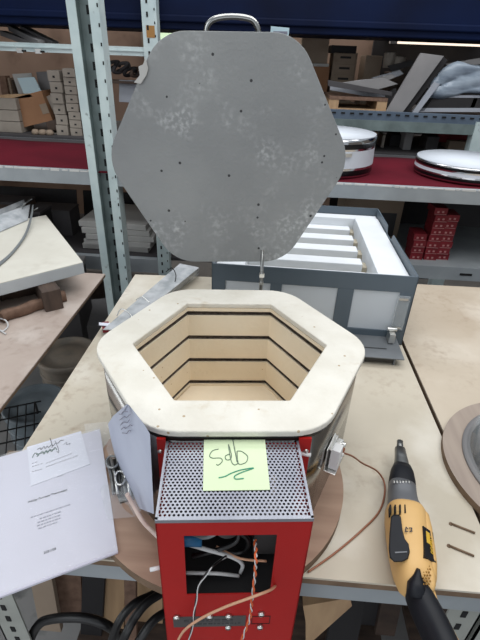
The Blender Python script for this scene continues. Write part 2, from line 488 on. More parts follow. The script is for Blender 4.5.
# perforated top
pf = MB('perforated_steel'); pitch = .0050; hr = .00158; row = pitch * .866
X0, X1, Y0, Y1 = -BX, BX, BY0, BY1
pf.b2((X0, Y0, TZ), (X1, Y0 + .003, TZ + .0012)); pf.b2((X0, Y0, TZ), (X0 + .003, Y1, TZ + .0012)); pf.b2((X1 - .003, Y0, TZ), (X1, Y1, TZ + .0012))
pf.b2((X0, Y0 - .0008, TZ - .004), (X1, Y0, TZ + .0012))
nx = int((X1 - X0 - .006) / pitch); nr = int((Y1 - Y0 - .003) / row)
for r_ in range(nr):
    y = Y0 + .003 + row * (r_ + .5); sh = (r_ % 2) * pitch / 2
    for i in range(nx):
        x = X0 + .003 + pitch * (i + .25) + sh + .001
        hw, hh = pitch / 2, row / 2
        sq = [(hw, 0), (hw, hh), (0, hh), (-hw, hh), (-hw, 0), (-hw, -hh), (0, -hh), (hw, -hh)]
        ov = [pf._v((x + a, y + b_, TZ + .0012)) for a, b_ in sq]
        iv = [pf._v((x + hr * cos(R(45 * k)), y + hr * sin(R(45 * k)), TZ + .0012)) for k in range(8)]
        for k in range(8): pf._f([ov[k], ov[(k + 1) % 8], iv[(k + 1) % 8], iv[k]])
pf.build('perforated_cover', cbo)
# insides
ins = MB('black_inside', 'plate_grey', 'dull_steel', 'fibre_beige')
ins.b2((-BX + .004, BY1 - .02, .006), (BX - .004, BY1 - .012, TZ - .02))
ins.b2((-BX + .004, BY0 + .01, .006), (BX - .004, BY1 - .02, TZ - .165))
ins.m(1).b2((-.01, -.235, TZ - .12), (.022, -.215, TZ - .07)); ins.b2((.03, -.26, TZ - .15), (.06, -.23, TZ - .06))
ins.m(2).b2((.034, -.262, TZ - .066), (.055, -.26, TZ - .061)); ins.b2((.03, -.24, TZ - .06), (.05, -.225, TZ - .03))
ins.m(3).b2((.045, -.238, TZ - .058), (.056, -.228, TZ - .03))
ins.build('inner_components', cbo)
def cable(name, mt, pts, r, par):
    o = MB(mt).tube(smooth_pts(pts), r, 8).build(name, par); return o
zz = TZ
cable('white_cable', 'cable_grey', [(-.07, -.27, zz - .085), (-.03, -.285, zz - .072), (0, -.285, zz - .035), (.02, -.28, zz - .028), (.024, -.27, zz - .045), (.0, -.26, zz - .078), (-.03, -.25, zz - .085)], .0028, cbo)
cable('white_cable', 'cable_white', [(-.07, -.28, zz - .088), (-.035, -.288, zz - .092), (0, -.285, zz - .115), (.014, -.283, zz - .135), (.012, -.28, zz - .16)], .0026, cbo)
cable('black_cable', 'cable_black', [(-.05, -.27, zz - .03), (-.01, -.275, zz - .06), (.02, -.275, zz - .095), (.01, -.27, zz - .13), (-.04, -.27, zz - .12)], .0032, cbo)
cable('black_cable', 'cable_black', [(-.05, -.28, zz - .12), (-.02, -.285, zz - .10), (.005, -.28, zz - .09), (.01, -.27, zz - .07), (.03, -.26, zz - .04)], .003, cbo)
cable('grey_cable', 'cable_white', [(-.06, -.285, zz - .149), (-.02, -.288, zz - .146), (.01, -.285, zz - .158)], .0024, cbo)
cable('pink_cable', 'wire_beige', [(-.02, -.28, zz - .10), (.01, -.285, zz - .118), (.045, -.285, zz - .125)], .0016, cbo)
bl = MB('cable_blue'); bl.tube([(-.075, -.283, zz - .083), (-.038, -.284, zz - .083)], .0065, 10); bl.tube([(-.075, -.275, zz - .062), (-.04, -.27, zz - .058)], .005, 8); bl.build('blue_sleeve', cbo)
mt_ = MB('plate_grey'); mt_.lathe([(0, -.01), (.02, -.008), (.022, 0), (.02, .008), (0, .01)], (0, 0, 0), 20)
om = mt_.build('grey_bulb', cbo); om.location = (-.005, -.265, zz - .07); om.rotation_euler = (R(60), R(40), 0); om.scale = (1, 1, .8)
# name plate, screws on the front
npz = TZ - .214
pl = MB('plate_grey', 'board_dark'); pl.b2((-.076, fy - .0012, npz - .0125), (.020, fy, npz + .0125))
pl.m(1)
rr_ = random.Random(5)
x = -.062
while x < -.0:
    w1 = rr_.uniform(.003, .009); pl.b2((x, fy - .0017, npz + .001), (x + w1, fy - .0011, npz + .006)); x += w1 + .0025
x = -.05
while x < .014:
    w1 = rr_.uniform(.002, .006); pl.b2((x, fy - .0017, npz - .006), (x + w1, fy - .0011, npz - .0035)); x += w1 + .002
pl.build('name_plate', cbo)
for (x, z) in ((-.071, npz + .014), (-.028, npz + .014), (-.003, npz + .014), (.040, npz + .018), (-.003, npz - .0145), (.040, npz - .0155)):
    sc_ = MB('bright_steel', 'slot'); sc_.T = Matrix.Translation((x, fy - .0012, z)) @ Matrix.Rotation(R(90), 4, 'X')
    sc_.lathe([(.0042, -.001), (.0042, .0015), (.003, .003), (0, .0034)], (0, 0, 0), 14); sc_.m(1).box((0, 0, .0032), (.005, .0012, .0008))
    sc_.build('screw', cbo)
eb = MB('black_inside')
for a, b_ in (((.028, npz - .010), (.052, npz - .0092)), ((.028, npz + .0092), (.052, npz + .010)), ((.052, npz - .010), (.0528, npz + .010)), ((.028, npz - .010), (.0288, npz + .010))):
    eb.b2((a[0], fy - .0006, a[1]), (b_[0], fy, b_[1]))
eb.build('engraved_frame', cbo)
# toggles at the sides
for sx, z, y in ((-1, TZ - .135, -.285), (1, TZ - .02, -.20)):
    tg = MB('ceramic', 'dark_steel')
    tg.m(1).box((sx * (BX + .002), y, z), (.004, .008, .008)); tg.m(0).tube([(sx * (BX + .003), y, z), (sx * (BX + .018), y - .002, z - .002)], .0028, 8)
    tg.build('toggle', cbo)
for z in (-.185, -.195, -.207):
    MB('bright_steel').tube([(-BX, -.29, TZ + z), (-BX - .003, -.29, TZ + z)], .003, 8).build('bolt', cbo)
# screws on the mounting plate
for sx in (-1, 1):
    sc_ = MB('bright_steel'); sc_.T = Matrix.Translation((sx * .0965 - .002, -.2005, ktop - .036)) @ Matrix.Rotation(R(90), 4, 'X')
    sc_.lathe([(.0035, 0), (.0035, .001), (0, .003)], (0, 0, 0), 12); sc_.build('screw', K)
# terminal block at right flank of the jacket
KT = K.matrix_basis.inverted()
def kl(v): return (Matrix.Rotation(R(-6), 3, 'Z') @ (Vector(v) - Vector((-.0415, KY, BZ + TH))))
a0 = R(-30)
tb = MB('bright_steel', 'ceramic', 'copper')
nrm = Vector((cos(a0), sin(a0), 0)); tan = Vector((-sin(a0), cos(a0), 0))
rot = Matrix((nrm, tan, Vector((0, 0, 1)))).transposed()
base = nrm * (AP - .003) - tan * .047 + Vector((0, 0, ktop - .104))
def tp(n_, t, z): return base + nrm * n_ + tan * t + Vector((0, 0, z))
tb.m(0).box(tp(.001, 0, 0), (.002, .040, .046), rot=rot); tb.box(tp(.010, 0, -.022), (.018, .040, .002), rot=rot); tb.box(tp(.004, 0, .022), (.006, .034, .002), rot=rot)
tb.m(1).box(tp(.012, -.004, 0), (.014, .018, .040), rot=rot)
for z_, m_ in ((.014, 0), (.003, 2), (-.008, 0)):
    tb.m(0).box(tp(.010, .012, z_), (.012, .011, .009), rot=rot); tb.m(2 if m_ else 0).tube([tp(.014, .012, z_), tp(.021, .012, z_)], .0036, 10)
tb.m(1).box(tp(.004, .012, 0), (.004, .014, .040), rot=rot)
tb.build('terminal_block', K, .001)
TBW = Vector((-.0415, KY, BZ + TH)) + Matrix.Rotation(R(6), 3, 'Z') @ tp(.016, .012, -.004)
# paper taped to the left flank
def flank(a, t, z, off=.0):
    a = R(a); n_ = Vector((cos(a), sin(a), 0)); t_v = Vector((-sin(a), cos(a), 0))
    return n_ * (AP - .004 + off) + t_v * t + Vector((0, 0, z))
pp = MB('paper_blue', 'ink_light')
fa = R(216); fn = Vector((cos(fa), sin(fa), 0)); KW = Vector((-.0415, KY, BZ + TH))
def WF(px, py, off=.002):
    r = M @ Vector((px - 240, -(py - 320), -FPX)); o_ = Vector((0, 0, CAMH))
    t = ((AP + off) - (o_ - KW).dot(fn)) / r.dot(fn)
    return kl(o_ + r * t)
rp = random.Random(11)
gw = 6
Lc = [(127, 404), (113, 416), (108, 424), (111, 440), (115, 456), (120, 474), (126, 490), (133, 506)]
Rc_ = [(129, 405), (137, 415), (144, 424), (150, 434), (151, 456), (152, 476), (153, 496), (154, 514)]
grid = []
for (a, b__), (c__, d__) in zip(Lc, Rc_):
    grid.append([pp._v(WF(a + (c__ - a) * k / gw, b__ + (d__ - b__) * k / gw, .003 + rp.uniform(0, .004))) for k in range(gw + 1)])
for i in range(len(grid) - 1):
    for k in range(gw): pp._f([grid[i][k], grid[i + 1][k], grid[i + 1][k + 1], grid[i][k + 1]], True)
pp.m(1)
for k in range(5):
    pts = [WF(119 + q_ * 2.2 + k * .8, 414 + k * 5 + 1.2 * sin(q_ * 2.1 + k) - q_ * .8, .0085) for q_ in range(5 + k % 2)]
    pp.tube(pts, .0006, 5)
pp.build('taped_paper', K)
tag(K, 'open hexagonal brick-lined kiln with raised grey lid and red control box', 'kiln')

# ---- sticky note on the perforated cover
nz = BZ + TH + TZ + .0016
c4 = [W(204, 440, z=nz), W(265, 440, z=nz), W(270, 490, z=nz), W(203, 491, z=nz)]
note = MB('note', 'ink_grey', 'ink_teal')
cn = sum(c4, Vector()) / 4
note.m(0).poly([p - cn for p in c4], (0, 0, .0006))
def nstroke(pts, r, mi, z=.0012):
    q_ = [W(200 + a / 6, 430 + b_ / 6, z=nz) - cn + Vector((0, 0, z)) for a, b_ in pts]
    note.m(mi).tube(smooth_pts(q_, 5), r, 5)
nstroke([(112, 118), (75, 128), (58, 158), (75, 172), (122, 172), (134, 190), (112, 213), (98, 210)], .0005, 1)
nstroke([(176, 148), (152, 160), (158, 182), (182, 178), (188, 150), (170, 90), (186, 185), (205, 212), (225, 205), (228, 190)], .0005, 1)
nstroke([(196, 60), (206, 110), (218, 170), (222, 195)], .0006, 1)
nstroke([(222, 130), (250, 132), (284, 160), (280, 192), (252, 208), (228, 200), (222, 130)], .0005, 1)
nstroke([(112, 290), (150, 282), (190, 262), (250, 242), (322, 232), (250, 258), (208, 280), (215, 298), (262, 294)], .0007, 2)
on = note.build('sticky_note'); on.location = cn
tag(on, 'pale green handwritten sticky note on perforated silver cover', 'note')

# ---- wires hanging over the control box
fw = .605 - .299 - .005
def wv(px, py, y): return W(px, py, y=y)
w1 = MB('wire_orange', 'cable_white')
for ph, mi, in ((0, 0), (pi, 1)):
    base_ = smooth_pts([wv(255, 540, .322), wv(256, 556, .293), wv(255, 575, .290), wv(252, 600, .288), wv(250, 618, .288), wv(242, 640, .286), wv(236, 665, .285)], 12)
    w1.m(mi).tube([p + Vector((.0012 * cos(ph + i * .8), .0012 * sin(ph + i * .8), 0)) for i, p in enumerate(base_)], .0012 if mi == 0 else .0008, 6)
tag(w1.build('twisted_wire'), 'orange and white twisted wire hanging from the control box opening', 'wire')
w2 = MB('cable_black', 'cable_white')
base_ = smooth_pts([wv(226, 556, .325), wv(212, 567, .295), wv(201, 582, .292), wv(196, 600, .289), wv(194, 618, .287), wv(189, 640, .285), wv(186, 660, .284)], 12)
w2.m(0).tube(base_, .0013, 6)
w2.m(1).tube([p + Vector((.0012 * cos(i * .35), -.0012, .0004)) for i, p in enumerate(base_)], .0008, 5)
tag(w2.build('striped_wire'), 'thin black and white wire looping out of the red box opening', 'wire')

# copper thermocouple wire from the terminal block, over the bench, then before the box
cw = MB('copper')
path = [TBW, W(352, 456, z=1.0), W(362, 463, z=.96), W(378, 472, z=.92), W(385, 487, z=.904), W(380, 510, z=.9025), W(362, 530, z=.9025), W(335, 553, z=.9025), W(308, 572, z=.9025)]
cw.m(0).tube(smooth_pts(path), .0016, 7)
path2 = [wv(277, 583, .330), wv(272, 589, .300), wv(255, 596, .283), wv(225, 607, .281), wv(200, 619, .281), wv(183, 632, .281), wv(174, 650, .281)]
cw2 = MB('wire_beige').tube(smooth_pts(path2), .0017, 7).build('beige_wire'); tag(cw2, 'beige wire slanting down across the red control box front', 'wire')
tag(cw.build('thermocouple_wire'), 'copper coloured lead curving from the white terminal block across the bench', 'wire')

# pinkish flex left of the box
pk = MB('pink_wire').tube(smooth_pts([W(127, 494, z=.985), W(134, 506, z=.965), W(142, 520, z=.955), W(152, 531, z=.95), W(160, 538, y=.335)]), .0034, 8).build('flexible_lead')
tag(pk, 'short pale pink lead entering the left side of the red box', 'wire')

# ================================================================== hardware bag and papers
hb = empty('hardware_bag', W(118, 470, z=BZ))
def hl(px, py, z): return W(px, py, z=z) - W(118, 470, z=BZ)
hw_ = MB('dull_steel', 'bright_steel', 'dark_steel')
for k in range(5):
    x0_, x1_ = 107 + k * 3.2, 112 + k * 4.0
    hw_.m(k % 3).tube([hl(x0_ + 1, 458 + k, .925 + .003 * (k % 2)), hl(x1_ - 1, 476, .93), hl(x1_ + 2, 494 + k * .5, .925)], .0028, 8)
hw_.m(0)
rg = [hl(112 + 6 * cos(t * pi / 6), 462 + 6 * sin(t * pi / 6), .934) for t in range(13)]
hw_.tube(rg, .0022, 6)
rg = [hl(120 + 5 * cos(t * pi / 6), 478 + 7 * sin(t * pi / 6), .936) for t in range(13)]
hw_.m(1).tube(rg, .0018, 6)
hw_.m(2).poly([hl(110, 466, .92), hl(116, 462, .92), hl(129, 492, .92), hl(118, 498, .92)], (0, 0, .006))
hw_.m(0)
hw_.poly([hl(108, 470, .918), hl(122, 464, .918), hl(134, 500, .918), hl(120, 504, .918)], (0, 0, .004))
hw_.build('fittings', hb)
fm = MB('film')
rf = random.Random(4); g = []
for i in range(8):
    g.append([fm._v(hl(84 + 58 * i / 7 + j_ * 2.2, 424 + 12 * j_ - i * .8, BZ + .012 + (rf.uniform(.0, .02) if 0 < i < 7 else .0)) + Vector((0, 0, 0))) for j_ in range(9)])
for i in range(7):
    for j_ in range(8): fm._f([g[i][j_], g[i][j_ + 1], g[i + 1][j_ + 1], g[i + 1][j_]], True)
fm.build('clear_film', hb)
tag(hb, 'crumpled clear plastic bag of small metal fittings beside the kiln', 'bag')

pz = .9225
def WP(px, py, dz=0.0):
    r = M @ Vector((px - 240, -(py - 320), -FPX))
    t = (.9225 + .02 * .19 + dz - CAMH) / (r.z - .02 * r.x)
    return Vector((r.x * t, r.y * t, CAMH + r.z * t))
P_TR = WP(100, 429); P_BR = WP(118, 552); P_TL0 = WP(0, 457)
dirl = (P_TL0 - P_TR).normalized()
P_TL = P_TR + dirl * .21; P_BL = P_BR + dirl * .215
pc = (P_TR + P_BR + P_TL + P_BL) / 4
doc = empty('bagged_document', (pc.x, pc.y, .9))
def dl(v): return Vector(v) - Vector((pc.x, pc.y, .9))
dm = MB('paper'); dm.poly([dl(p) for p in (P_TL, P_TR, P_BR, P_BL)], (0, 0, -.0035)); dm.build('paper_stack', doc)
uu = (P_TR - P_TL).normalized(); vv = (P_TR - P_BR).normalized()
FR = Matrix.Identity(4)
nn = uu.cross(vv).normalized(); vv2 = nn.cross(uu)
def frame(px, py, z=.0006):
    o_ = dl(WP(px, py)) + nn * z
    m4 = Matrix.Identity(4)
    for i in range(3): m4[i][0] = uu[i]; m4[i][1] = vv2[i]; m4[i][2] = nn[i]; m4[i][3] = o_[i]
    return m4
text_mesh('Hobby Furnace Thermodyn', .0054, 'ink', frame(48, 496), 'title_print', doc)
text_mesh('2021/05', .0052, 'ink', frame(50, 551), 'date_print', doc)
tl = MB('ink_light')
rt = random.Random(9)
for k, (cy, hwid) in enumerate(((510, 22), (514.3, 11), (517.6, 13), (520.8, 13), (524, 11))):
    cen = (49.5 - k * .4, cy + 1.5)
    x = -hwid
    while x < hwid:
        wd = rt.uniform(1.5, 4.5)
        f4 = frame(*cen, .0003)
        s_ = .00125
        tl.T = f4; tl.box(((x + wd / 2) * s_, 0, 0), (wd * s_ * .9, .0022, .0004)); x += wd + .9
tl.T = Matrix.Identity(4)
tl.build('small_print', doc)
# the card on top
cd = MB('card', 'ink_green', 'ink', 'ink_light')
cp = [dl(WP(a, b_, .0015)) for a, b_ in ((27, 447), (81, 431), (90, 464), (31, 486))]
cd.m(0).poly(cp, (0, 0, -.001))
def cs(pts, r, mi):
    cd.m(mi).tube(smooth_pts([dl(WP(20 + a / 5.333, 425 + b_ / 5.333, .0022)) for a, b_ in pts], 4), r, 5)
cs([(66, 174), (80, 150), (100, 158), (90, 168), (120, 140), (128, 156), (140, 134), (146, 150), (160, 128), (168, 142), (186, 120), (196, 132)], .0007, 1)
cs([(86, 158), (186, 128)], .0008, 1)
cs([(92, 130), (110, 122), (112, 132), (128, 114), (134, 126), (146, 112), (152, 120), (170, 104), (176, 112), (190, 96), (204, 96), (214, 84), (234, 80)], .0006, 2)
cs([(160, 70), (172, 108), (170, 120)], .0006, 2)
cs([(186, 84), (204, 124), (206, 146), (196, 140)], .0005, 2)
cs([(232, 104), (250, 92), (248, 106), (268, 96), (262, 106)], .0004, 3)
for (x0_, y0_, x1_, y1_) in ((64, 206, 96, 194), (64, 222, 124, 204), (140, 204, 280, 150), (66, 248, 122, 234), (138, 224, 310, 162), (200, 276, 230, 268)):
    nseg = max(2, int((x1_ - x0_) / 14))
    for k in range(nseg):
        a, b_ = k / nseg, (k + .75) / nseg
        p0 = dl(WP(20 + (x0_ + (x1_ - x0_) * a) / 5.333, 425 + (y0_ + (y1_ - y0_) * a) / 5.333, .0019)); p1 = dl(WP(20 + (x0_ + (x1_ - x0_) * b_) / 5.333, 425 + (y0_ + (y1_ - y0_) * b_) / 5.333, .0019))
        cd.m(3).tube([p0, p1], .0006, 4)
cd.build('card', doc)
# clear sleeve with creases
sl = MB('film'); g = []
E1, E2 = P_TL - uu * .01 + vv * .012, P_TR + uu * .006 + vv * .006
for i in range(13):
    rowv = []
    for j_ in range(13):
        a, b_ = i / 12, j_ / 12
        p_ = (P_TL * (1 - a) + P_TR * a) * (1 - b_) + (P_BL * (1 - a) + P_BR * a) * b_
        p_ = p_ + Vector((0, 0, .003 + rf.uniform(0, .0022)))
        rowv.append(sl._v(dl(p_)))
    g.append(rowv)
for i in range(12):
    for j_ in range(12): sl._f([g[i][j_], g[i][j_ + 1], g[i + 1][j_ + 1], g[i + 1][j_]], True)
sl.build('clear_sleeve', doc)
tag(doc, 'white printed document in clear sleeve with small card, on bench corner', 'document')

# ================================================================== drill
def lerp(a, b_, t): return a + (b_ - a) * t
dr0 = W(405, 520, z=.9)
DR = empty('power_screwdriver', dr0)
def dw(px, py, z): return W(px, py, z=z) - dr0
zc = .938
def sec(px, py, hwpx, hh, z=zc):
    p_ = W(px, py, z=z); dep = -(M.transposed() @ (p_ - Vector((0, 0, CAMH)))).z
    return (p_ - dr0, hwpx * dep / FPX, hh)
bt = MB('dull_steel', 'slot').loft([sec(400, 441, 3, .004), sec(400, 449, 3.4, .005)], 8)
bt.m(0).loft([sec(400, 449, 5.0, .008), sec(401, 458, 6, .0095), sec(401.5, 466, 7.5, .012), sec(402, 469, 8.5, .013)])
bt.build('nose_cone', DR)
MB('drill_black').loft([sec(402, 467, 8.5, .013), sec(402, 473, 11, .017), sec(402, 481, 12.5, .0195), sec(402, 486, 13, .020), sec(402, 489, 12.5, .020)]).build('depth_collar', DR)
cl = MB('drill_grey', 'bright_steel'); cl.loft([sec(402, 487, 13, .0205), sec(402, 492, 13.4, .0215), sec(402.5, 497, 13.6, .0215), sec(403, 503, 14.4, .0225), sec(404, 509, 16.5, .026), sec(405, 513, 17.5, .027)])
for k in range(6):
    cl.m(1).loft([sec(394 + k * 3, 480.5, .8, .001, zc + .0212), sec(394.2 + k * 3, 483, .8, .001, zc + .0214)], 6)
cl.build('gear_housing', DR)
bd = MB('drill_yellow')
bd.loft([sec(404.5, 511, 17.5, .028), sec(405, 514, 19, .031), sec(405.5, 524, 19.5, .033), sec(407, 538, 19.5, .034), sec(409, 552, 19.5, .034), sec(411, 564, 19, .033), sec(413, 576, 18, .031), sec(415, 586, 15.5, .027), sec(417, 592, 11, .019), sec(419, 595, 4, .008)])
# right bulge carrying the badge
bd.loft([sec(418, 514, 5, .016, .934), sec(421, 522, 7, .022, .936), sec(423, 534, 7.5, .024, .938), sec(425, 552, 8, .025, .938), sec(427, 568, 8, .025, .938), sec(428, 582, 7, .022, .938), sec(428, 594, 4, .012, .94)])
obd = bd.build('motor_housing', DR)
vt = MB('slot')
for k in range(5):
    x = 390.5 + k * 4.8
    h_ = [.962, .9665, .968, .9665, .964][k]
    vt.poly([dw(x - .7, 504.5, h_ + .003), dw(x + .7, 504.5, h_ + .003), dw(x + 1.1, 512.5, h_ + .006), dw(x - .3, 512.5, h_ + .006)], (0, 0, -.012))
vt.build('vent_slots', obd)
tg = MB('drill_black', 'drill_grey')
hgt = .9690
out = [(390.8, 517), (393, 514.5), (399, 514.5), (401, 517), (402.5, 530), (405, 539), (409, 544), (410, 552), (408, 559), (402, 562), (394, 562), (389.7, 558), (388.7, 548), (389.3, 535)]
cen = Vector((400, 540, 0))
top_ = [dw(cen.x + (a - cen.x) * .9, cen.y + (b_ - cen.y) * .95, hgt + .004) for a, b_ in out]
mid_ = [dw(a, b_, hgt + .0005) for a, b_ in out]; low_ = [dw(a, b_, hgt - .022) for a, b_ in out]
tv, mv, lv = ([tg._v(p_) for p_ in L_] for L_ in (top_, mid_, low_))
tg._f(tv); nL = len(out)
for i in range(nL):
    j_ = (i + 1) % nL; tg._f([mv[i], mv[j_], tv[j_], tv[i]], True); tg._f([lv[i], lv[j_], mv[j_], mv[i]], True)
tg.m(1).poly([dw(395, 552, hgt + .0042), dw(407, 551.5, hgt + .0042), dw(407, 552.6, hgt + .0042), dw(395, 553.4, hgt + .0042)], (0, 0, .0006))
tg.build('trigger_pad', DR)
mk = MB('ink')
for a, b_, c_, d_ in ((405.4, 531.8, 406, 527), (406, 527, 408, 529), (406, 531.5, 408, 531.3), (409, 528, 412, 528), (412, 528, 411, 531), (409.5, 531.4, 412.4, 531)):
    mk.tube([dw(a, b_, .974), dw(c_, d_, .974)], .0007, 5)
mk.build('speed_mark', obd)
# badge on the right-hand side
bg = MB('drill_black', 'decal_yellow')
bp = [W(421.5, 527, z=.968), W(431.5, 534, z=.955), W(434.5, 564, z=.957), W(423.5, 558, z=.970)]
up = Vector((.45, 0, 1)).normalized() * .0035
bg.poly([p_ - dr0 - up for p_ in bp], up * 2)
bg.m(1).poly([lerp(bp[0], bp[1], .25) * .88 + lerp(bp[3], bp[2], .25) * .12 - dr0 + up, lerp(bp[0], bp[1], .6) * .88 + lerp(bp[3], bp[2], .6) * .12 - dr0 + up, lerp(bp[0], bp[1], .6) * .5 + lerp(bp[3], bp[2], .6) * .5 - dr0 + up, lerp(bp[0], bp[1], .25) * .5 + lerp(bp[3], bp[2], .25) * .5 - dr0 + up], up * .15)
obg = bg.build('badge', obd)
ux = (bp[2] - bp[1]).normalized(); uy = (bp[1] - bp[0]); uy = (-(uy - ux * uy.dot(ux))).normalized(); un = ux.cross(uy)
if un.z < 0: un = -un; ux = -ux
co = (bp[0] + bp[1] + bp[2] + bp[3]) / 4 - dr0 + up * 1.25 + (bp[1] - bp[0]) * .18
m4 = Matrix.Identity(4)
for i in range(3): m4[i][0] = ux[i]; m4[i][1] = uy[i]; m4[i][2] = un[i]; m4[i][3] = co[i]
text_mesh('DEWALT', .0072, 'decal_yellow', m4, 'badge_lettering', obg)
hn = MB('drill_black')
hn.loft([sec(413, 578, 4.5, .012, .950), sec(416, 586, 9.5, .020, .944), sec(419, 596, 12, .023, .940), sec(424, 607, 13, .024, .937), sec(430.5, 620, 13.5, .025, .934), sec(438.5, 637, 14, .025, .932), sec(447, 657, 14.5, .026, .931), sec(452, 670, 14, .025, .930), sec(454, 678, 10, .016, .930)])
hn.loft([sec(418.5, 569, 1.6, .004, .969), sec(417.5, 575, 4.0, .008, .963), sec(416, 583, 8, .012, .957), sec(417, 597, 10, .014, .948)])
hn.build('handle_grip', DR)
hs = MB('drill_yellow')
hs.loft([sec(430, 592, 3.0, .012, .940), sec(434, 604, 2.6, .012, .938), sec(443, 620, 2.2, .012, .936), sec(452, 638, 2.0, .012, .934), sec(462, 658, 2, .012, .932)])
hs.build('handle_seam_strip', DR)
gt = MB('drill_yellow', 'drill_yellow_dark')
gt.loft([sec(425, 566, 6, .014, .951), sec(427, 576, 7, .014, .950), sec(428.5, 586, 6, .014, .948), sec(429, 596, 3, .01, .944)])
gt.m(1)
for i in range(3):
    for j_ in range(7):
        gt.lathe([(.0012, -.001), (.0012, .0002), (0, .0008)], dw(423.5 + i * 2.8 + (j_ % 2) * 1.2, 566 + j_ * 3, .9652), 8)
gt.build('grip_texture', DR)
cdm = MB('cable_black').tube(smooth_pts([dw(452, 672, .931), dw(458, 690, .92), dw(462, 710, .80), dw(470, 720, .55)]), .004, 8).build('power_cord', DR)
tag(DR, 'yellow and black corded drywall screwdriver lying over the bench front edge', 'power tool')

# rods / nails on the bench
for i, (a, b_) in enumerate((((451, 523.5), (475, 533)), ((449, 545.5), (474, 556)))):
    p0, p1 = W(*a, z=.9018), W(*b_, z=.9018); cc = (p0 + p1) / 2
    o = MB('board_edge').tube([p0 - cc, p1 - cc], .0018, 8); o.lathe([(.003, -.0018), (.003, 0)], p0 - cc, 8)
    o = o.build('nail'); o.location = cc
    tag(o, ('thin brown nail on bench right of drill, farther of two', 'thin brown nail on bench right of drill, nearer of two')[i], 'nail')

# right plywood disc and clear domed cover
q0 = Vector((.892 * U, .86 * U, BZ)) ; rad = .318 * U
q0 = Vector((.555, .60, BZ)); rad = .191
d = MB('ply_disc_grey', 'board_edge')
d.lathe([(0, 0), (rad, 0), (rad, .014), (0, .014)], (0, 0, 0), 96, False, [1, 1, 0])
o = d.build('plywood_disc'); o.location = q0
tag(o, 'round greyish plywood disc at right edge under a clear plastic cover', 'disc')
cv = empty('plastic_cover', (q0.x + .008, q0.y + .0, BZ + .014))
v = MB('acrylic')
v.lathe([(.154, 0), (.156, .004), (.150, .045), (.136, .056), (.0, .060)], (0, 0, 0), 64); v.build('clear_shell', cv)
v = MB('board_grey'); v.lathe([(.164, 0), (.164, .004), (.150, .005), (.150, 0)], (0, 0, 0), 64); v.build('rim', cv)
v = MB('fibre_beige', 'dull_steel', 'bright_steel'); v.b2((-.09, -.09, .002), (.10, .10, .006)); v.m(1).tube([(-.10, -.02, .014), (.02, -.09, .014)], .003, 8); v.tube([(-.09, .06, .014), (.05, .0, .014)], .003, 8)
v.m(2).lathe([(.007, 0), (.007, .004), (0, .006)], (-.095, -.035, .01), 12); v.build('inner_frame', cv)
tag(cv, 'clear rounded plastic cover over metal frame on the right-hand disc', 'cover')

# ================================================================== grey furnace body on the bench
GX0, GX1, GY0, GY1, GZ = -.127, .381, 1.018, 1.585, 1.099
GF = empty('furnace_casing', ((GX0 + GX1) / 2, GY0, BZ), R(-1.2))
W2 = (GX1 - GX0) / 2; D2 = GY1 - GY0; H2 = GZ - BZ
g = MB('furnace_grey')
t_ = .004
g.b2((-W2, D2 - t_, .0), (W2, D2, H2)); g.b2((-W2, 0, 0), (-W2 + t_, D2, H2))
# right wall with a notch
g.poly([(W2 - t_, 0, 0), (W2 - t_, 0, H2), (W2 - t_, D2 * .52, H2), (W2 - t_, D2 * .545, H2 - .022), (W2 - t_, D2 * .66, H2 - .024), (W2 - t_, D2 * .685, H2), (W2 - t_, D2, H2), (W2 - t_, D2, 0)], (t_, 0, 0))
# front frame around the three panels
panels = [(-W2 + .035, -W2 + .15), (-.075, .065), (.105, W2 - .035)]
zt, zb = H2 - .045, .042
g.b2((-W2, 0, zt), (W2, t_, H2)); g.b2((-W2, 0, 0), (W2, t_, zb))
xs = [-W2] + [v_ for pr in panels for v_ in pr] + [W2]
for i in range(0, len(xs), 2): g.b2((xs[i], 0, zb), (xs[i + 1], t_, zt))
g.b2((-W2, 0, 0), (W2, D2, .004))
g.build('steel_casing', GF, .0008)
for a, b_ in panels:
    MB('white_panel').b2((a - .004, t_, zb - .004), (b_ + .004, t_ + .003, zt + .004)).build('white_panel', GF)
fb = MB('fibre_white')
fb.b2((-W2 + .005, .010, .03), (W2 - .006, .048, H2 - .018)); fb.b2((-W2 + .005, D2 - .05, .03), (W2 - .006, D2 - .006, H2 - .026))
fb.b2((W2 - .085, .048, .03), (W2 - .006, D2 - .05, H2 - .022)); fb.b2((-W2 + .005, .048, .03), (-W2 + .08, D2 - .05, H2 - .022))
fb.build('fibre_lining', GF, .002)
fl2 = MB('fibre_beige'); fl2.b2((-W2 + .08, .048, .02), (W2 - .085, D2 - .05, .085)); fl2.build('fibre_bed', GF)
for k in range(5):
    y = .085 + k * .098
    s2 = MB('fibre_white', 'fibre_beige'); s2.b2((-W2 + .08, y, .085), (W2 - .10, y + .046, .145)); s2.m(1).b2((W2 - .10, y + .004, .085), (W2 - .085, y + .042, .135))
    s2.build('fibre_rib', GF, .002)
ac = MB('acrylic', 'bright_steel'); ac.b2((W2 - .040, -.006, .05), (W2 - .010, -.002, H2 - .052)); ac.m(1)
ac.box((W2 - .025, -.004, H2 - .06), (.022, .007, .006)); ac.box((W2 - .025, -.004, .056), (.018, .007, .004)); ac.build('acrylic_strip', GF)
ft = MB('foot_grey', 'bright_steel', 'dark_steel')
ft.box((W2 - .083, -.050, .022), (.128, .100, .003)); ft.box((W2 - .115, -.055, .0105), (.004, .08, .021)); ft.box((W2 - .040, -.055, .0105), (.004, .08, .021))
ft.m(2).box((W2 - .078, -.090, .011), (.072, .003, .009))
ft.m(1).box((W2 - .040, -.022, .040), (.014, .03, .026)); ft.tube([(W2 - .052, -.018, .058), (W2 - .028, -.018, .058)], .005, 10)
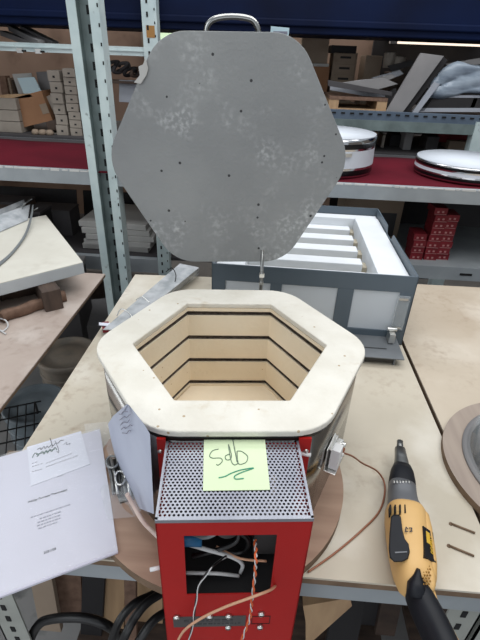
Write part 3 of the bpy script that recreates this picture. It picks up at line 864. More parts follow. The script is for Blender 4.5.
ft.m(2).tube([(W2 - .13, -.012, .0245), (W2 - .12, -.06, .0245), (W2 - .055, -.06, .0245)], .0012, 6)
ft.build('mounting_foot', GF, .0006)
tag(GF, 'rectangular grey steel furnace casing lined with ribbed white fibre board', 'furnace')

# ================================================================== element packet at left of the kiln
ek = empty('element_packet', W(150, 298, z=BZ))
def el(px, py, z): return W(px, py, z=z) - W(150, 298, z=BZ)
f = MB('film2')
f.poly([el(103, 330, .93), el(123, 330, .93), el(199, 268, .945), el(180, 264, .945)], (0, 0, .002))
f.poly([el(103, 330, .93), el(103, 330, .905), el(180, 268, .905), el(180, 264, .945)], (.002, 0, 0))
f.poly([el(123, 330, .93), el(123, 334, .903), el(199, 274, .903), el(199, 268, .945)], (-.002, 0, 0))
f.build('clear_film', ek)
f = MB('dull_steel', 'bright_steel')
for k in range(4):
    p0, p1 = el(108 + k * 4, 330, .915), el(180 + k * 5, 268, .915)
    f.m(k % 2).tube([lerp(p0, p1, t / 60) + Vector((.004 * cos(t * 1.6), 0, .004 * sin(t * 1.6))) for t in range(61)], .0016, 5)
f.build('coiled_elements', ek)
for m_, pts_, r_ in (('bright_steel', [el(117, 316, .94), el(121, 309, .955), el(129, 313, .95), el(134, 321, .94)], .0016), ('bright_steel', [el(136, 300, .945), el(142, 297, .955), el(150, 303, .945)], .0016), ('cable_black', [el(173, 288, .92), el(176, 276, .96), el(172, 268, .965), el(166, 272, .945)], .0014)):
    MB(m_).tube(smooth_pts(pts_), r_, 6).build('element_tail', ek)
f = MB('carton_red', 'card'); f.poly([el(102, 326, .91), el(109, 325, .91), el(109, 332, .91), el(103, 333, .91)], (0, 0, .012)); f.m(1).poly([el(99, 323, .925), el(116, 324, .925), el(114, 327, .925), el(99, 325.5, .925)], (0, 0, .002))
f.build('end_tag', ek)
tag(ek, 'clear packet of coiled heating elements on bench behind kiln left side', 'packet')

# ================================================================== left table contents
sz = 1.0
FRc = W(83, 262, z=sz); BRc = W(46, 215, z=sz); FLd = (W(0, 283, z=sz) - FRc).normalized()
s_ = MB('cream_slab', 'cream_edge')
q = [FRc, BRc, BRc + FLd * .55, FRc + FLd * .55]
cc = sum(q, Vector()) / 4
s_.m(0).poly([p - cc for p in q], (0, 0, -.003)); s_.m(1).poly([p - cc - Vector((0, 0, .003)) for p in q], (0, 0, -.034))
o = s_.build('ceramic_slab', None, .0015); o.location = cc
tag(o, 'thick cream slab propped on wood blocks on the left table', 'slab')
SB = sz - .037
for i, (pxa, pya, pxb, pyb, wd, lab) in enumerate(((72, 285, 45, 250, .05, 'dark wood block supporting right end of cream slab'), (-10, 312, -20, 262, .06, 'dark wood block supporting hidden left end of cream slab'))):
    p0, p1 = W(pxa, pya, z=SB), W(pxb, pyb, z=SB); dx = p1 - p0; dx.z = 0
    mid = (p0 + p1) / 2 + FLd * .06
    ang = math.atan2(dx.y, dx.x)
    b_ = MB('wood_dark').box((0, 0, (SB - .9) / 2), (dx.length, wd, SB - .9)).build('wood_block', None, .002)
    b_.location = (mid.x, mid.y, .9); b_.rotation_euler = (0, 0, ang)
    tag(b_, lab, 'block')
for i, (pa, pb, wd, hh, m_, lab) in enumerate((((2, 322), (66, 300), .03, .03, 'wood_brown', 'reddish brown offcut lying under front edge of cream slab'), ((0, 300), (48, 290), .05, .04, 'wood_dark', 'dark splintered offcut under the cream slab'))):
    p0, p1 = W(*pa, z=.9), W(*pb, z=.9); mid = (p0 + p1) / 2; dx = p1 - p0
    b_ = MB(m_); n_ = 8
    b_.loft([((-dx.length / 2 + dx.length * k / n_, .004 * sin(k * 2), hh / 2), wd / 2 * (.8 + .2 * cos(k * 1.7)), hh / 2) for k in range(n_ + 1)], 10, 4)
    b_ = b_.build('wood_offcut'); b_.location = mid; b_.rotation_euler = (0, 0, math.atan2(dx.y, dx.x))
    tag(b_, lab, 'offcut')
ww = MB('cable_white').tube(smooth_pts([W(-4, 318, z=.912), W(5, 320, z=.912), W(8, 326, z=.903), W(3, 331, z=.903), W(-2, 329, z=.903), W(6, 334, z=.903)]), .0022, 6).build('wire_scrap')
tag(ww, 'small curl of white wire at left edge of the pinkish table', 'wire')
# element tray on slab
et = empty('element_tray', W(10, 222, z=sz))
def tl_(px, py, z): return W(px, py, z=z) - W(10, 222, z=sz)
f = MB('film2')
f.poly([tl_(-30, 245, sz + .002), tl_(28, 220, sz + .002), tl_(30, 205, sz + .03), tl_(-30, 225, sz + .03)], (0, 0, .002))
f.poly([tl_(-30, 245, sz + .002), tl_(28, 220, sz + .002), tl_(26, 208, sz + .002), tl_(-30, 225, sz + .002)], (0, 0, .001))
f.poly([tl_(-30, 222, sz + .03), tl_(24, 200, sz + .03), tl_(26, 208, sz + .002), tl_(-30, 228, sz + .002)], (0, 0, .002))
f.build('clear_tray', et)
f = MB('cable_grey', 'dull_steel')
for k in range(5):
    f.m(k % 2).tube(smooth_pts([tl_(-20, 234 - k * 3, sz + .008), tl_(5, 222 - k * 2.4, sz + .01), tl_(20, 212 - k * 1.5, sz + .02), tl_(24 + k * 2, 203 - k, sz + .05)]), .0018, 6)
for k in range(3):
    f.m(0).tube(smooth_pts([tl_(-8, 268 + k * 1.5, sz + .004), tl_(10, 254 + k, sz + .004), tl_(24, 236 + k, sz + .008), tl_(30, 220 + k * 2, sz + .02), tl_(33, 205 + k * 2, sz + .045)]), .0022, 6)
f.m(1).tube([tl_(22, 207, sz + .045), tl_(30, 199, sz + .06)], .0018, 6); f.tube([tl_(32, 211, sz + .04), tl_(38, 208, sz + .055)], .0018, 6)
f.build('wire_elements', et)
tag(et, 'clear tray of curved grey wire elements on the cream slab', 'tray')

# ================================================================== gap between tables: buckets, wire rack, sheets
def bucket(px, py, r, h, m1, lab, stack=0):
    p_ = W(px, py, z=h)
    o = empty('bucket', (p_.x, p_.y, 0))
    b_ = MB(m1); b_.lathe([(r * .84, 0), (r * .88, h * .3), (r * .92, h * .6), (r * .98, h * .93), (r * .98, h - .02)], (0, 0, 0), 40); b_.build('body', o)
    l_ = MB(m1); l_.lathe([(r, h - .03), (r * 1.03, h - .025), (r * 1.03, h - .004), (r, h), (r * .92, h), (r * .9, h - .008), (r * .55, h - .008), (r * .53, h - .003), (0, h - .003)], (0, 0, 0), 40); l_.build('bucket_lid', o)
    r_ = MB(m1)
    for k in range(2): r_.lathe([(r * (.93 + .02 * k), h * (.62 + .14 * k)), (r * (.98 + .02 * k), h * (.63 + .14 * k)), (r * (.98 + .02 * k), h * (.65 + .14 * k)), (r * (.93 + .02 * k), h * (.66 + .14 * k))], (0, 0, 0), 40)
    r_.build('rim_band', o)
    tag(o, lab, 'bucket'); return o
bucket(34, 402, .112, .38, 'bucket_grey', 'dark grey lidded bucket in gap between tables, nearer one')
bucket(67, 352, .13, .36, 'bucket_tan', 'brownish lidded bucket in gap between tables, behind grey bucket')
wrk = MB('cable_black')
p_ = W(-14, 440, z=.42)
for k in range(12):
    wrk.tube([(-.16 + k * .028, -.15, 0), (-.16 + k * .028, .15, 0)], .0022, 5)
for k in range(6):
    wrk.tube([(-.17, -.15 + k * .06, -.003), (.17, -.15 + k * .06, -.003)], .003, 5)
for x in (-.15, .15):
    for y in (-.14, .14): wrk.tube([(x, y, -.003), (x, y, -.42)], .005, 6)
o = wrk.build('wire_rack'); o.location = (p_.x, p_.y, .42); o.rotation_euler = (0, 0, R(25))
tag(o, 'black wire grid rack on floor beside the dark grey bucket', 'rack')
for i, (px, py, z_, sx, sy, rz, m_, lab) in enumerate(((92, 312, .16, .5, .34, 20, 'board_grey', 'grey dusty sheet on floor behind the brownish bucket'),)):
    p_ = W(px, py, z=z_)
    o = MB(m_).box((0, 0, z_ / 2), (sx, sy, z_)).build('sheet_stack', None, .003); o.location = (p_.x, p_.y, 0); o.rotation_euler = (0, 0, R(rz))
    tag(o, lab, 'stack')

# ================================================================== near rack with red cloth shelf
RY = 1.625; FY_ = 2.5
NR = empty('storage_rack', (0, RY, 0))
zr = W(240, 177, y=RY).z; zrb = W(240, 190.5, y=RY).z
zl = W(430, 263, y=RY).z; zlb = W(430, 275.5, y=RY).z
pX0 = -.391 * RY; pX1 = -.330 * RY
pm = MB('rack_teal', 'rack_web', 'slot')
pw = pX1 - pX0
pm.m(0).b2((pX0, -.035, 0), (pX0 + pw * .29, -.031, 2.15)); pm.b2((pX0 + pw * .69, -.035, 0), (pX1, -.031, 2.15))
pm.m(1).b2((pX0, -.031, 0), (pX0 + .003, .02, 2.15)); pm.b2((pX0 + pw * .26, -.031, 0), (pX0 + pw * .29, .0, 2.15)); pm.b2((pX0 + pw * .29, -.004, 0), (pX0 + pw * .69, 0, 2.15)); pm.m(0).b2((pX0 + pw * .69, -.031, 0), (pX0 + pw * .72, .0, 2.15)); pm.b2((pX1 - .003, -.031, 0), (pX1, .02, 2.15))
pm.m(2)
for k in range(42):
    z_ = .10 + k * .05
    pm.box((pX0 + pw * .56, -.0045, z_), (.012, .003, .024)); pm.box((pX1 - .004, -.0355, z_ + .01), (.004, .002, .010))
    if k % 3 == 0: pm.lathe([(.003, -.0002), (0, .0004)], (pX0 + pw * .62, -.036, z_), 6)
pm.build('post', NR)
pr_ = MB('rack_teal', 'slot'); pr_.b2((1.28, -.035, 0), (1.38, -.031, 2.15)); pr_.b2((1.28, -.031, 0), (1.283, .02, 2.15)); pr_.b2((1.377, -.031, 0), (1.38, .02, 2.15)); pr_.build('post', NR)
def beam(par, x0, x1, y, z0, z1, m_, slots=True, nm='shelf_beam', hem=None):
    b_ = MB(m_, 'slot', 'frayed'); b_.b2((x0, y, z0), (x1, y + .03, z1))
    if hem:
        rh = random.Random(2); b_.m(2); x = x0
        while x < x1:
            w_ = rh.uniform(.01, .05); b_.b2((x, y - .001, z1 - rh.uniform(.001, .004)), (min(x + w_, x1), y + .004, z1 + rh.uniform(.001, .004))); x += w_ + rh.uniform(.0, .012)
    return b_.build(nm, par)
beam(NR, -2.2, pX0, -.03, zrb - .0, zr, 'rack_grey', hem=True); beam(NR, pX1, 1.28, -.03, zrb, zr, 'rack_grey', hem=True)
bm_ = beam(NR, .05, 1.28, -.03, zlb, zl, 'rack_grey')
MB('slot').box((W(463, 271, y=RY).x, -.031, (zl + zlb) / 2), (.045, .002, .008)).build('beam_slot', NR)
MB('dark_board').b2((-2.2, 0, zr - .012), (1.38, .60, zr - .005)).build('shelf_deck', NR)
MB('rack_grey').b2((.05, 0, zl - .02), (1.38, .60, zl - .008)).build('shelf_deck', NR)
tag(NR, 'pale green slotted steel rack behind bench with grey shelf beams', 'rack')
ck = MB('red_cloth'); g = []
nxx, nyy = 40, 10
for i in range(nxx + 1):
    g.append([ck._v((-2.18 + 3.54 * i / nxx, 1.604 + .53 * j_ / nyy, zr - .002 + .004 * max(0, sin(i * .9 + j_ * .5)) * (j_ > 0))) for j_ in range(nyy + 1)])
for i in range(nxx):
    for j_ in range(nyy): ck._f([g[i][j_], g[i + 1][j_], g[i + 1][j_ + 1], g[i][j_ + 1]], True)
o = ck.build('shelf_cloth'); md = o.modifiers.new('s', 'SOLIDIFY'); md.thickness = .003; md.offset = -1
tag(o, 'dark red cloth covering the upper shelf of the near rack', 'cloth')

# drums on the cloth
def drum(px, r, top_px, top_py, lab, bands, Y):
    x = px
    o = empty('kiln_drum', (x, Y, zr + .003))
    H = W(top_px, top_py, y=Y).z - zr - .003
    b_ = MB('drum_white', 'chrome', 'black_band')
    prof = [(0, 0)]; mis = []
    zcur = 0
    prof.append((r, 0)); mis.append(0)
    for hh, m_ in bands:
        zcur += hh * H; prof.append((r if m_ == 0 else r + .002, zcur)); mis.append(m_)
    b_.lathe(prof, (0, 0, 0), 64, True, mis); b_.build('drum_body', o)
    c_ = MB('drum_white'); c_.lathe([(r - .002, H), (r - .001, H + .003), (0, H + .005)], (0, 0, 0), 64); c_.build('white_top', o)
    l_ = MB('bright_steel'); l_.box((r * cos(R(-70)), r * sin(R(-70)) - .004, H * .62), (.025, .01, .012), R(20)); l_.build('latch', o)
    tag(o, lab, 'drum')
drum(W(323, 160, y=1.85).x, .185, 377, 134, 'tall white and chrome round drum on the red cloth', [(.06, 1), (.14, 2), (.06, 1), (.44, 0), (.05, 1), (.13, 2), (.12, 1)], 1.84)
drum(W(467, 165, y=1.85).x, .19, 418, 157, 'low white topped chrome drum on the red cloth at right', [(.12, 1), (.2, 2), (.1, 1), (.2, 0), (.1, 1), (.18, 2), (.1, 1)], 1.85)

# lower shelf: board stack, cartons
def slabz(name, m_, c_, dims, rz=0, bev=.002):
    o = MB(m_).box((0, 0, dims[2] / 2), dims).build(name, None, bev); o.location = c_; o.rotation_euler = (0, 0, rz); return o
zd = zl - .008
zq = W(140, 257, y=FY_).z + .004
cst = W(121, 250, y=2.62)
zcur = zq
rb = random.Random(8)
names = ['bottom', 'second from the bottom', 'middle', 'second from the top', 'top']
for k in range(5):
    o = slabz('white_board', 'board_white', (cst.x + rb.uniform(-.02, .02), 2.76 + rb.uniform(-.01, .01), zcur), (.42, .40, .034), rb.uniform(-.05, .05))
    zcur += .036
    tag(o, f'pale thick board in stack behind the rack post, {names[k]} one', 'board', 'pale boards stacked behind rack post')
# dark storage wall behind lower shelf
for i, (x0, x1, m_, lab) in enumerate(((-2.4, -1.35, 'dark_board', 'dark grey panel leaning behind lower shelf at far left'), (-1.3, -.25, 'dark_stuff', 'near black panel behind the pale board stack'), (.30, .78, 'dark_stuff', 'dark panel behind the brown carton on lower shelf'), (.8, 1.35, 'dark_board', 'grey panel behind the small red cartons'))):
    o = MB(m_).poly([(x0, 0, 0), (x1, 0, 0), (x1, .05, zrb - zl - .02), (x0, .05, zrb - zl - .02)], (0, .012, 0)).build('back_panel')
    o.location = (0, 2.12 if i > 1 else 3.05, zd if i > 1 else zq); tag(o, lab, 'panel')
pc_ = W(368, 215, y=1.95)
o = empty('carton', (pc_.x, 1.97, zd)); c_ = MB('carton_pale', 'board_dark'); c_.b2((-.12, -.10, .0), (.12, .10, .20)); c_.m(1).b2((-.11, -.101, .02), (.10, -.10, .12)); c_.build('box', o, .002)
MB('carton').b2((-.121, -.101, .196), (.121, .101, .202)).build('flap', o)
tag(o, 'brownish carton on lower shelf behind the furnace casing', 'carton')
# left lower shelf clutter
for i, (px, wd, hg_, dy, m_, lab) in enumerate(((10, .26, .22, 2.8, 'wood_dark', 'dark brown box on low shelf at far left edge'), (33, .14, .2, 2.7, 'dark_stuff', 'black bin on lower shelf left of post'), (52, .28, .17, 2.85, 'board_dark', 'dark grey box low in shade left of the post'))):
    x = W(px, 200, y=dy).x
    o = empty('carton' if i != 1 else 'black_bin', (x, dy, zq)); c_ = MB(m_, 'board_dark'); c_.b2((-wd / 2, -.08, 0), (wd / 2, .08, hg_)); c_.build('box', o, .002)
    c_ = MB('board_dark'); c_.b2((-wd / 2 - .002, -.082, hg_ - .012), (wd / 2 + .002, .082, hg_ + .002)); c_.build('lid', o)
    tag(o, lab, 'carton' if i != 1 else 'bin')
# red cartons
cols = [(416.5, 4, 1.76), (429, 8, 1.80), (441, 7, 1.82)]
bw, bh = .048, .0258
proto = None
words = ['bottom', 'second', 'third', 'fourth', 'fifth', 'sixth', 'seventh', 'eighth']
for ci, (px, n_, Y) in enumerate(cols):
    q_ = W(px, 260, z=zd); x = q_.x; Y = max(q_.y, RY + .05) + .04
    for k in range(n_):
        if proto is None:
            b_ = MB('carton_red', 'carton_mark'); b_.b2((-bw / 2, -.04, 0), (bw / 2, .04, bh - .0012)); b_.m(1)
            b_.b2((-bw * .28, -.0406, .006), (-bw * .12, -.04, .013)); b_.b2((bw * .08, -.0406, .007), (bw * .24, -.04, .014)); b_.b2((-bw * .45, -.0404, .0), (bw * .45, -.04, .0018))
            o = proto = b_.build('small_carton')
        else:
            o = proto.copy(); COL.objects.link(o)
        o.location = (x + rb.uniform(-.004, .004), Y + rb.uniform(-.004, .004), zd + k * bh); o.rotation_euler = (0, 0, rb.uniform(-.05, .05))
        nm = ('left pile', 'middle pile', 'right pile')[ci]
        tag(o, f'small red carton on lower shelf, {nm}, {words[k]} from bottom' if k else f'small red carton on lower shelf, {nm}, bottom one', 'carton', 'small red cartons on the lower shelf')

# ================================================================== far rack
FY = 2.5
FRk = empty('storage_rack', (0, FY, 0))
fx = -.2375 * FY
fp = MB('rack_teal', 'slot', 'rust'); fp.m(0).b2((fx - .038, -.04, 0), (fx + .032, -.036, 2.3)); fp.b2((fx - .038, -.036, 0), (fx - .035, .02, 2.3)); fp.b2((fx + .029, -.036, 0), (fx + .032, .02, 2.3))
fp.m(1)
for k in range(44): fp.box((fx - .012, -.0405, .08 + k * .052), (.009, .002, .02)); fp.box((fx + .022, -.0405, .1 + k * .052), (.005, .002, .01))
fp.m(2).b2((fx - .02, -.0412, W(152, 38, y=FY).z), (fx + .02, -.0402, W(152, 26, y=FY).z)); fp.build('post', FRk)
x2 = W(476, 120, y=FY).x
fp = MB('rack_teal', 'slot'); fp.b2((x2 - .01, -.04, 0), (x2 + .06, -.036, 1.30)); fp.b2((x2 - .01, -.036, 0), (x2 - .007, .02, 1.3)); fp.build('post', FRk)
za, zb_ = W(75, 44.5, y=FY).z, W(75, 53.5, y=FY).z
b_ = MB('rack_teal', 'slot', 'bright_steel'); b_.b2((-2.6, -.03, zb_), (fx - .038, .01, za)); b_.b2((fx - .038, -.034, zb_), (fx + .0, -.0405, za))
b_.m(0).b2((-2.6, -.034, zb_ + .018), (fx - .038, -.03, za - .015)); b_.m(2)
for px in (24, 42): b_.box((W(px, 53, y=FY).x, -.036, zb_ + .004), (.03, .006, .02))
b_.m(1)
for px in (28, 46): b_.box((W(px, 53.5, y=FY).x, -.037, zb_ + .003), (.02, .006, .008))
b_.build('shelf_beam', FRk)
zc_, zd_ = W(400, 112, y=FY).z, W(400, 131, y=FY).z
b_ = MB('far_beam', 'rack_web', 'slot'); xl = W(300, 115, y=FY).x
b_.b2((xl, -.03, zd_), (2.4, .01, zc_)); b_.m(1).b2((xl, -.033, zd_ + .0), (2.4, -.03, zd_ + (zc_ - zd_) * .55)); b_.m(2)
for k in range(40): b_.box((xl + .03 + k * .045, -.031, zc_ - .012), (.02, .004, .007))
b_.build('shelf_beam', FRk)
MB('dark_board').b2((xl, .01, zc_ - .03), (2.4, .7, zc_ - .018)).build('shelf_deck', FRk)
zdk = 1.13
MB('board_dark').b2((-2.6, .02, zdk - .03), (2.4, .75, zdk)).build('shelf_deck', FRk)
b_ = MB('rack_grey'); b_.b2((-2.6, -.03, zdk - .06), (2.4, .02, zdk - .012)); b_.build('shelf_beam', FRk)
za2, zb2 = W(140, 257, y=FY).z, W(140, 270, y=FY).z
b_ = MB('rack_grey'); b_.b2((-2.6, -.03, zb2), (fx - .038, .01, za2)); b_.build('shelf_beam', FRk)
MB('dark_board').b2((-2.6, .01, za2 - .014), (.0, .75, za2 + .003)).build('shelf_deck', FRk)
tag(FRk, 'far slotted steel rack with boxes, boards and a grey upper beam', 'rack')
nv = MB('navy'); nz0 = W(20, 24, y=2.53).z
nv.b2((-2.4, 0, nz0), (2.4, .5, nz0 + .65)); nv.b2((-2.4, -.012, nz0 + .03), (2.4, 0, nz0 + .06))
o = nv.build('storage_bin', None, .006); o.location = (0, 2.53, 0)
tag(o, 'long dark navy bin across the top of the far rack', 'bin')

def upright(name, m_, pts, y, th, lab, cat, parts=None, group=None):
    P_ = [W(a, b__, y=y) for a, b__ in pts]; c_ = sum(P_, Vector()) / len(P_)
    zmin = min(p_.z for p_ in P_)
    c_ = Vector((c_.x, y, zmin))
    o = MB(m_).poly([p_ - c_ for p_ in P_], (0, th, 0)).build(name, None, .001); o.location = c_
    tag(o, lab, cat, group); return o
# left: boxes
bc = W(31, 117, y=2.62)
o = empty('carton', (bc.x, 2.62, zdk)); 
c_ = MB('carton', 'carton_pale', 'carton_grey'); zt_ = W(30, 98, y=2.62).z - zdk
rotm = Matrix.Rotation(R(-14), 3, 'Y')
c_.box((0, .08, .115), (.21, .16, .15), rot=rotm); c_.m(1).box((.085, -.0005 + .0, .125), (.04, .004, .05), rot=rotm)
c_.m(1).box((0, .08, .192), (.20, .03, .002), rot=rotm)
c_.build('box', o, .002)
MB('carton_grey').box((.135, .10, .13), (.05, .13, .13), rot=Matrix.Rotation(R(-20), 3, 'Y')).build('flap', o)
tag(o, 'tilted open brown carton on far rack at left', 'carton')
for k in range(3):
    x = W(6, 0, y=2.6).x
    o = slabz('grey_carton', 'carton_grey', (W(8, 125, y=2.6).x - .03, 2.66, zdk + k * .058), (.22, .15, .055))
    tag(o, f'grey-tan flat carton left of the tilted brown carton, {["lowest", "middle", "topmost"][k]}', 'carton', 'grey flat cartons at far left')
# stacks of light cartons
kk = 0
for (px, n_, top_) in ((61, 6, 70), (75, 8, 68)):
    x = W(px, 110, y=2.6).x; zt_ = W(px, top_, y=2.6).z; hh = (zt_ - zdk) / n_
    for k in range(n_):
        o = MB('carton_grey', 'dark_stuff'); o.b2((-.032, -.06, 0), (.032, .06, hh - .003)); o.m(1).b2((-.006, -.0605, hh * .3), (.006, -.06, hh * .5))
        o = o.build('slim_carton'); o.location = (x + rb.uniform(-.004, .004), 2.64 + rb.uniform(-.005, .005), zdk + k * hh)
        tag(o, f'slim grey carton in {"left" if px == 61 else "right"} column beside the post, {words[k]} from bottom', 'carton', 'slim grey cartons by the post')
upright('grey_sheet', 'board_grey', [(36, 72), (54, 71), (58, 100), (42, 104)], 2.78, .012, 'grey panel standing behind the bright white sheet', 'panel')
upright('white_sheet', 'sheet_bright', [(17, 78), (34, 77), (43, 95), (25, 97)], 2.70, .008, 'bright white sheet leaning on far rack at left', 'sheet')
upright('white_sheet', 'board_white', [(12, 74), (31, 73), (37, 96), (20, 98)], 2.73, .008, 'off-white sheet half hidden behind the bright sheet', 'sheet')
upright('wood_strip', 'wood_pale', [(0, 95), (30, 94), (33, 97), (0, 101)], 2.62, .05, 'pale wood strip lying across cartons at left', 'strip')
upright('dark_board', 'dark_stuff', [(0, 98), (38, 96), (30, 104), (0, 109)], 2.66, .04, 'dark board under the pale wood strip at left', 'board')
for i, (a, b__) in enumerate((((8, 28), (38, 43)), ((0, 33), (30, 44)), ((20, 28), (52, 44)))):
    p0, p1 = W(*a, y=2.75), W(*b__, y=2.52 + .05 * i); c_ = (p0 + p1) / 2
    o = MB('board_grey'); d_ = p1 - p0
    o.poly([p0 - c_ + Vector((0, 0, .012)), p1 - c_ + Vector((0, 0, .012)), p1 - c_ - Vector((0, 0, .012)), p0 - c_ - Vector((0, 0, .012))], (.01, .06, 0)); o = o.build('slanted_board'); o.location = c_
    tag(o, ('dark slanted board above left beam, middle one', 'dark slanted board above left beam, leftmost', 'dark slanted board above left beam, rightmost')[i], 'board', 'slanted boards above the left beam')
upright('pale_box_panel', 'board_light', [(119, 80), (142, 81), (142, 103), (119, 102)], 2.64, .03, 'pale grey box panel between near post and lid', 'panel')
upright('wood_post', 'wood_brown', [(104, 100), (112, 100), (112, 135), (106, 135)], 2.58, .05, 'brown wood piece just right of near post', 'wood')
for i, (px, py, r_, m_) in enumerate(((113, 66, .035, 'dark_stuff'), (122, 68, .04, 'board_dark'), (131, 72, .03, 'dark_stuff'), (139, 72, .035, 'wood_dark'))):
    p_ = W(px, py, y=2.66); o = MB(m_, 'dark_steel'); o.tube(smooth_pts([Vector((r_ * cos(t * 1.05) * (1 + .3 * sin(t)), .02 * sin(t * 1.7), r_ * .6 * sin(t * 1.3))) for t in range(9)]), .009, 6)
    o.m(1).tube([(-r_, 0, -.02), (r_, .01, .015)], .006, 6)
    o = o.build('metal_scrap'); o.location = p_
    tag(o, ['coil of dark scrap right of near post, leftmost', 'grey scrap coil right of near post, second', 'dark scrap coil near lid edge, third', 'brown scrap beside the torn lid flake'][i], 'scrap', 'scrap coils by the post')
zst = W(125, 79, y=2.66).z
o = slabz('scrap_shelf', 'wood_dark', (W(124, 79, y=2.66).x, 2.68, zst - .02), (.26, .14, .012)); tag(o, 'narrow brown ledge carrying the scrap coils', 'shelf')

# right: drawers, cartons, panels
zU = zc_ - .018
def bxw(name, m_, px0, px1, pyt, pyb, y, dep, lab, cat, group=None):
    a, b__ = W(px0, pyb, y=y), W(px1, pyt, y=y)
    o = MB(m_).b2((-(b__.x - a.x) / 2, 0, 0), ((b__.x - a.x) / 2, dep, b__.z - a.z)).build(name, None, .002)
    o.location = ((a.x + b__.x) / 2, y, a.z); tag(o, lab, cat, group); return o
yb = 3.0
a, b__ = W(328, 105, y=yb), W(358, 53, y=yb)
dc = empty('drawer_cabinet', ((a.x + b__.x) / 2, yb, zU)); hw2 = (b__.x - a.x) / 2; hc = b__.z - zU
MB('carton_pale').b2((-hw2, 0, 0), (hw2, .25, hc)).build('cabinet_body', dc, .002)
dhh = hc / 5
for k in range(5):
    dd = MB('carton_pale'); dd.b2((-hw2 + .008, -.008, k * dhh + .006), (hw2 - .008, 0, (k + 1) * dhh - .004)); dd = dd.build('drawer', dc, .002)
    MB('dark_stuff').b2((-.03, -.012, (k + .45) * dhh), (.03, -.008, (k + .65) * dhh)).build('drawer_pull', dd)
tag(dc, 'small pale cabinet with drawers on far rack right of lid', 'cabinet')
o = bxw('carton', 'carton_pale', 359, 383, 56, 105, yb, .2, 'pale tan carton right of the drawer cabinet', 'carton'); 
o = bxw('carton', 'carton_pale', 300, 330, 36, 64, 3.02, .2, 'tall tan carton behind lid edge, upper one', 'carton')
o = bxw('carton', 'carton', 300, 330, 66, 105, 3.02, .2, 'brown carton behind lid edge, lower one', 'carton')
bxw('shelf_strip', 'board_white', 305, 329, 64, 66, 3.0, .1, 'thin white strip between two cartons by the lid', 'strip')
bxw('black_box', 'dark_stuff', 331, 357, 46, 53, 3.0, .2, 'dark box above the drawer cabinet', 'box')
for i, (px, py) in enumerate(((388, 62), (397, 66))):
    p_ = W(px, py + 6, y=2.9); o = MB('carton_grey'); o.lathe([(.03, 0), (.034, .07), (.028, .075), (0, .075)], (0, 0, 0), 20); o = o.build('paper_cup'); o.location = p_
    tag(o, ['pale cup behind grey leaning board, left one', 'pale cup behind grey leaning board, right one'][i], 'cup', 'pale cups behind leaning board')
bxw('carton', 'wood_dark', 384, 405, 73, 105, 2.95, .15, 'dark wood box under the pale cups', 'box')
# stack of grey slate sheets, fanned
base_z = W(350, 100, y=2.6).z
for i, (pts, m_) in enumerate(((((328, 86), (372, 93), (392, 96), (392, 92), (350, 84), (328, 80)), 'board_dark'), (((334, 84), (376, 90), (398, 84), (384, 78), (360, 80)), 'board_grey'), (((358, 83), (392, 74), (396, 77), (366, 90)), 'board_grey'), (((330, 90), (385, 100), (385, 95), (330, 86)), 'board_light'))):
    upright('grey_sheet', m_, pts, 2.56 + i * .03, .02, ['dark grey sheet at front of fanned pile', 'mid grey sheet on top of fanned pile', 'angled grey sheet at right of fanned pile', 'lighter grey sheet under fanned pile'][i], 'sheet', 'fanned grey sheets on far rack')
# pallet under it
plx0, plx1 = W(328, 110, y=2.56).x, W(386, 110, y=2.56).x
o = empty('wood_pallet', ((plx0 + plx1) / 2, 2.56, zU)); wp_ = (plx1 - plx0) / 2; hp = W(355, 97, y=2.56).z - zU
MB('wood_brown').b2((-wp_, 0, hp - .015), (wp_, .3, hp)).build('deck_board', o)
MB('wood_pale').b2((-wp_, 0, 0), (wp_, .3, .018)).build('base_board', o)
for x in (-wp_, wp_ - .05): MB('wood_pale').b2((x, 0.002, .018), (x + .05, .3, hp - .015)).build('block', o)
tag(o, 'small wood pallet beneath the fanned grey sheets', 'pallet')
upright('leaning_board', 'board_grey', [(386, 112), (403, 112), (444, 56), (421, 53)], 2.53, .018, 'long grey board leaning diagonally on far rack right side', 'board')
upright('leaning_board', 'dark_stuff', [(403, 112), (409, 112), (448, 60), (443, 56)], 2.56, .018, 'dark board edge behind the long grey leaning board', 'board')
upright('leaning_strip', 'board_light', [(412, 113), (418, 113), (440, 84), (434, 82)], 2.55, .012, 'pale narrow strip right of leaning board', 'strip')
# film wrapped panels
cf = MB('wrap'); g = []
rq = random.Random(21)
for i in range(17):
    rowv = []
    for j_ in range(9):
        px = 428 + i * 4.5; py = (64 + max(0, 6 - i) * 2.4) + j_ * (30 - max(0, 6 - i) * 2.4) / 8
        rowv.append(cf._v(W(px, py, y=2.62 + .004 * sin(j_ * 1.5 + i * .5) + rq.uniform(0, .003))))
    g.append(rowv)
for i in range(16):
    for j_ in range(8): cf._f([g[i][j_], g[i][j_ + 1], g[i + 1][j_ + 1], g[i + 1][j_]], True)
me_o = cf.build('film_wrapped_pack'); 
cc = sum((v_.co for v_ in me_o.data.vertices), Vector()) / len(me_o.data.vertices)
for v_ in me_o.data.vertices: v_.co -= cc
me_o.location = cc; md = me_o.modifiers.new('s', 'SOLIDIFY'); md.thickness = .05; md.offset = -1
me_o['label'] = 'x'
tag(me_o, 'grey film wrapped pack on far rack at right edge', 'pack')
wf = empty('display_frame', (W(455, 105, y=2.58).x, 2.58, zU)); 
def wl_(px, py): q_ = W(px, py, y=2.58); return q_ - Vector((W(455, 105, y=2.58).x, 2.58, zU))
f = MB('board_light'); f.poly([wl_(432, 95), wl_(500, 95.5), wl_(500, 98), wl_(432, 97.5)], (0, .05, 0)); f.build('top_bar', wf)
f = MB('dark_stuff'); f.poly([wl_(426, 98), wl_(500, 98), wl_(500, 108), wl_(418, 108)], (0, .03, 0)); f.build('dark_infill', wf)
